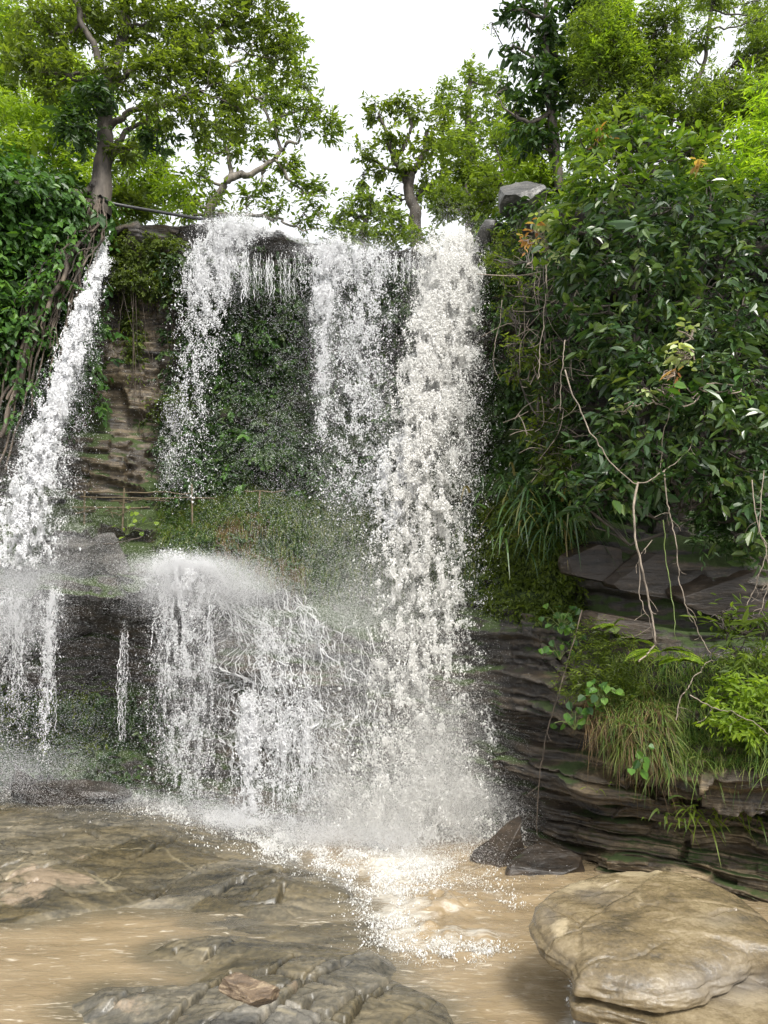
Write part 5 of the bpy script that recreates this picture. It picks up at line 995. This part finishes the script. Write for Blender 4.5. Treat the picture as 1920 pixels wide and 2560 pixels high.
MB().add(*mist(1750000, [(428, 690, 10.6, 46, 45, .3, 1.5), (425, 755, 10.3, 44, 36, .35, 3.6), (428, 812, 10.0, 50, 24, .35, 3.8), (375, 790, 10.2, 35, 35, .3, 1.2), (390, 840, 9.9, 45, 14, .3, 1.3), (480, 790, 10.1, 25, 45, .3, .7), (400, 620, 10.9, 35, 40, .3, .8), (380, 560, 11.2, 40, 50, .4, .6), (450, 265, 11.85, 17, 22, .25, 1.2), (446, 320, 11.7, 18, 40, .25, 1.3), (434, 400, 11.4, 22, 50, .25, .7), (428, 500, 11.1, 26, 50, .3, .5), (430, 420, 11.3, 35, 60, .3, .5)]), .5).build('spray', M['water_cream'], main)
# 2. left jet
lf_ = thing('waterfall', 'narrow white jet leaping down past the fig roots on the left', 'waterfall', un(20, 580, 11.0))
LD_ = [(246, 12.15), (275, 11.6), (300, 11.35), (400, 11.0), (500, 10.85), (600, 10.75)]
mb = MB()
ll = [(246, 105, 5, 2), (262, 101, 8, 2.4), (300, 88, 10, 2.0), (340, 75, 13, 1.5), (400, 56, 16, 1.1), (450, 41, 20, .9), (500, 28, 27, .8), (560, 15, 36, .8)]
add_drops(mb, stream(30000, ll, LD_, .2, .004, .022, 2.1, (5, 10), -.12, 13, open_=.12)); add_drops(mb, stream(12000, [(248, 103, 5, 2.5), (300, 87, 8, 2.4), (360, 70, 9, 1.6), (430, 52, 9, 1), (480, 45, 9, .6)], LD_, .12, .006, .022, 1.8, (5, 8), -.2, 17))
add_drops(mb, stream(9000, [(270, 100, 14, .4), (400, 60, 32, 1), (560, 25, 50, 1)], LD_, .3, .003, .012, 2.4, (9, 12), -.2, 19))
mb.build('water_drops', M['water_white'], lf_)
MB().add(*mist(288750, [(15, 580, 10.9, 30, 12, .3, 2.2), (20, 545, 11.1, 35, 30, .3, 1.2), (60, 575, 11.0, 30, 14, .3, 1), (30, 480, 11.3, 25, 45, .25, .8), (75, 340, 11.8, 14, 45, .15, .5), (70, 545, 11.2, 25, 18, .3, .7), (15, 610, 10.7, 25, 18, .3, .8)]), .5).build('spray', M['water_white'], lf_)
# 3. veil of drops over the middle of the upper cliff
ve = thing('waterfall', 'thin veil of drops over the creeper in the middle of the cliff', 'waterfall', un(290, 520, 12))
VD = [(215, 12.2), (260, 12.15), (330, 12.0), (600, 11.6)]
mb = MB()
add_drops(mb, stream(11500, [(217, 238, 22, 1.2), (232, 230, 34, 1.5), (250, 218, 32, 1.5), (300, 205, 28, .8), (340, 198, 26, .4), (420, 190, 26, .13), (500, 190, 30, .04)], VD, .15, .004, .018, 2.4, (5, 9), -.1, 23))
add_drops(mb, stream(9000, [(240, 335, 16, .8), (252, 340, 40, 1.2), (275, 325, 22, 1), (330, 324, 12, .8), (400, 322, 8, .5), (450, 321, 8, 0)], VD, .15, .004, .018, 2.4, (5, 10), -.1, 25))
add_drops(mb, stream(11000, [(250, 365, 36, 1.3), (300, 363, 34, 1), (400, 360, 40, .8), (480, 360, 44, .5), (540, 355, 48, 0)], VD, .2, .004, .018, 2.4, (6, 10), -.1, 27))
add_drops(mb, stream(11000, [(262, 290, 115, .7), (350, 295, 115, .8), (480, 300, 125, 1), (610, 310, 120, .7)], VD, .3, .003, .010, 2.6, (14, 18), -.15, 29, edge=2))
add_drops(mb, stream(1500, [(390, 174, 16, 0), (430, 172, 14, 1), (500, 168, 18, .2)], VD, .2, .003, .012, 2.4, (6, 9), -.1, 31))
add_drops(mb, stream(4500, [(430, 404, 22, 0), (470, 400, 22, 1), (540, 392, 22, 0)], [(400, 11.5), (560, 11.2)], .2, .004, .03, 2.0, (7, 9), 0, 33))
P, rr = vert_threads(110, (238, 322), (252, 310), (12.2, 12.1), (.0012, .0036), 1.5, 26, 5, (.15, .9), 70); mb.add(*tubes(P, rr, 4), .5)
P, rr = vert_threads(130, (375, 432), (250, 290), (12.2, 12.1), (.0012, .0036), 1.0, 26, 6, (.15, .9), 60); mb.add(*tubes(P, rr, 4), .5)
P, rr = vert_threads(90, (190, 250), (238, 330), (12.2, 12.0), (.002, .006), 3, 30, 7, (.2, .7)); mb.add(*tubes(P, rr, 4), .5)
P, rr = surface_threads(110, (205, 335), 10.9, 9.6, (.003, .010), 10, .02, 3, True, 30); mb.add(*tubes(P, rr, 4), .5)
mb.build('water_drops', M['water_white'], ve)
MB().add(*mist(315000, [(240, 228, 12.2, 20, 6, .15, .8), (225, 260, 12.1, 20, 20, .15, .8), (340, 250, 12.2, 30, 6, .15, .8), (360, 330, 12, 28, 60, .2, .8), (300, 450, 11.9, 90, 60, .3, .7), (320, 560, 11.6, 80, 40, .3, 1), (322, 340, 12, 10, 50, .1, .4)]), .5).build('spray', M['water_white'], ve)
# 4. lower cascade fanning over the steps
ca = thing('cascade', 'white water fanning down the stepped rock in the middle of the lower cliff', 'waterfall', un(280, 830, 10.6))
mb = MB()
P, rr = surface_threads(110, (212, 372), 4.9, 1.3, (.0013, .0052), 6, .03, 11, True, 90, 2.0, 26, 22); mb.add(*tubes(P, rr, 4), .5)
P, rr = surface_threads(55, (200, 300), 5.1, 3.2, (.0013, .0048), 7, .03, 12, True, 60, .5, 14, 62); mb.add(*tubes(P, rr, 4), .5)
P, rr = surface_threads(75, (225, 360), 3.4, 2.0, (.0013, .005), 5, .03, 13, True, 60); mb.add(*tubes(P, rr, 4), .5)
P, rr = vert_threads(90, (235, 345), (690, 832), (10.7, 10.5), (.002, .007), 4, 50, 14, (.3, 1.0)); mb.add(*tubes(P, rr, 4), .5)
CD = [(560, 11.3), (640, 10.75), (700, 10.55), (840, 10.4)]
add_drops(mb, stream(5500, [(585, 225, 20, .4), (620, 265, 45, .9), (660, 285, 52, 1.0), (740, 285, 52, 1), (835, 288, 52, .7)], CD, .15, .004, .016, 2.3, (5, 9), -.05, 35))
add_drops(mb, stream(5000, [(700, 250, 12, 1), (830, 250, 12, .6)], CD, .1, .004, .015, 2.3, (4, 8), -.1, 36))
mb.build('water_threads', M['water_white'], ca)
MB().add(*mist(341250, [(265, 630, 10.8, 45, 22, .25, .8), (300, 720, 10.5, 45, 45, .25, .7), (310, 805, 10.3, 45, 22, .3, 1), (235, 592, 11.1, 30, 10, .25, .9), (345, 640, 10.7, 30, 40, .25, 1)]), .5).build('spray', M['water_white'], ca)
# 5. curtain from the hump and strings from the left shelf
cu = thing('cascade', 'water striking the dark hump and raining off it on the left', 'waterfall', un(180, 800, 10.9))
mb = MB()
P, rr = surface_threads(60, (156, 214), 5.0, 4.0, (.0014, .005), 4, .12, 15, True, 40, .2, 20); mb.add(*tubes(P, rr, 4), .5)
P, rr = vert_threads(24, (152, 216), (585, 800), (10.6, 10.5), (.0015, .006), 3, 60, 16, (.1, .5), 24); mb.add(*tubes(P, rr, 4), .5)
HD = [(560, 10.6), (800, 10.55)]
add_drops(mb, stream(19000, [(556, 178, 26, 1.2), (575, 182, 34, 1.5), (600, 182, 34, .9), (680, 185, 36, .6), (800, 190, 40, .35)], HD, .25, .003, .013, 2.4, (4, 12), -.1, 41))
mb.build('water_threads', M['water_white'], cu)
MB().add(*mist(393750, [(178, 566, 10.7, 24, 6, .2, 1.3), (175, 585, 10.6, 26, 12, .2, 1.4), (215, 578, 10.9, 30, 12, .2, 1), (150, 590, 10.8, 20, 14, .2, .6), (185, 680, 10.5, 26, 60, .25, .8), (110, 700, 10.8, 50, 60, .3, .2)]), .5).build('spray', M['water_white'], cu)
ls = thing('cascade', 'broken strings of water dripping from the left shelf over the dark recess', 'waterfall', un(50, 760, 10.8))
mb = MB()
P, rr = vert_threads(15, (42, 60), (592, 760), (10.75, 10.7), (.0014, .006), 2, 60, 17, (.2, 1.0), 6); mb.add(*tubes(P, rr, 4), .5)
P, rr = vert_threads(9, (120, 128), (625, 745), (10.85, 10.8), (.0015, .005), 3, 60, 18, (.3, 1.0), 2); mb.add(*tubes(P, rr, 4), .5)
P, rr = vert_threads(40, (-30, 30), (592, 740), (10.75, 10.7), (.002, .008), 3, 60, 19, (.15, .7)); mb.add(*tubes(P, rr, 4), .5)
LS = [(580, 10.7), (780, 10.65)]
add_drops(mb, stream(6500, [(592, 10, 42, 1.4), (680, 8, 44, .6), (760, 10, 44, 0)], LS, .15, .003, .012, 2.4, (5, 10), -.1, 43)); add_drops(mb, stream(2200, [(592, 52, 12, 1.4), (680, 47, 9, .7), (775, 42, 9, 0)], LS, .1, .004, .014, 2.2, (4, 9), -.1, 44)); add_drops(mb, stream(500, [(625, 124, 4, 1), (740, 122, 5, .8)], LS, .1, .003, .010, 2.2, (4, 9), -.1, 45))
mb.build('water_threads', M['water_white'], ls)
MB().add(*mist(157500, [(20, 620, 10.6, 25, 16, .2, 1.4), (50, 680, 10.7, 45, 50, .3, .5), (20, 770, 10.8, 40, 16, .3, 1)]), .5).build('spray', M['water_white'], ls)
# 6. white water along the back of the slab and at the foot of the fall
fo = thing('rapids', 'white water running from the left cliff foot to the foot of the main fall', 'rapids', un(250, 825, 10.2))
mb = MB()
def ground_drops(n, pts, lo, hi, a=2.2, up_=.12, seed=0, thr=-.1):
    q = np.array(pts, float); k = RNG.choice(len(q), n, p=q[:, 4] / q[:, 4].sum()); g_ = RNG.normal(size=(n, 2)); u = q[k, 0] + g_[:, 0] * q[k, 2]; v = q[k, 1] + g_[:, 1] * q[k, 3]
    f = fbm(np.stack([u / 14, v / 5, np.zeros(n)], -1), 3, seed); kk = (RNG.random(n) < sstep(thr, thr + .3, f)) & (v > 760); u, v = u[kk], v[kk]
    P = ung(u, v, .12); P[:, 2] = np.maximum(bed(P[:, 0], P[:, 1]), 0) + np.abs(RNG.normal(size=len(P))) * up_; return P, radii(len(P), lo, hi, a)
add_drops(mb, ground_drops(60000, [(60, 803, 60, 4, .8), (150, 808, 40, 4, 1), (210, 822, 35, 5, 1.2), (270, 838, 30, 6, 1.4), (320, 852, 30, 8, 1.6), (380, 862, 35, 9, 1.6)], .002, .006, 2.3, .05, 51))
add_drops(mb, ground_drops(30000, [(390, 855, 35, 8, 1.4), (400, 875, 30, 8, 1.2), (440, 865, 40, 10, 1.2), (385, 895, 18, 10, .8), (395, 920, 16, 10, .7), (450, 942, 16, 4, .5), (480, 938, 14, 3, .4), (430, 935, 30, 5, .4), (495, 890, 20, 5, .3), (578, 990, 5, 16, .25)], .002, .0055, 2.2, .035, 53))
mb.build('water_drops', M['water_cream'], fo)
MB().add(*mist(393750, [(110, 800, 10.9, 60, 8, .3, 1), (190, 812, 10.4, 40, 8, .3, 1.2), (250, 824, 10.1, 40, 8, .3, 2.2), (310, 842, 9.8, 35, 9, .3, 2.6), (400, 850, 9.5, 50, 14, .3, 2), (440, 868, 9.2, 45, 12, .3, 1.2)]), .5).build('spray', M['water_white'], fo)
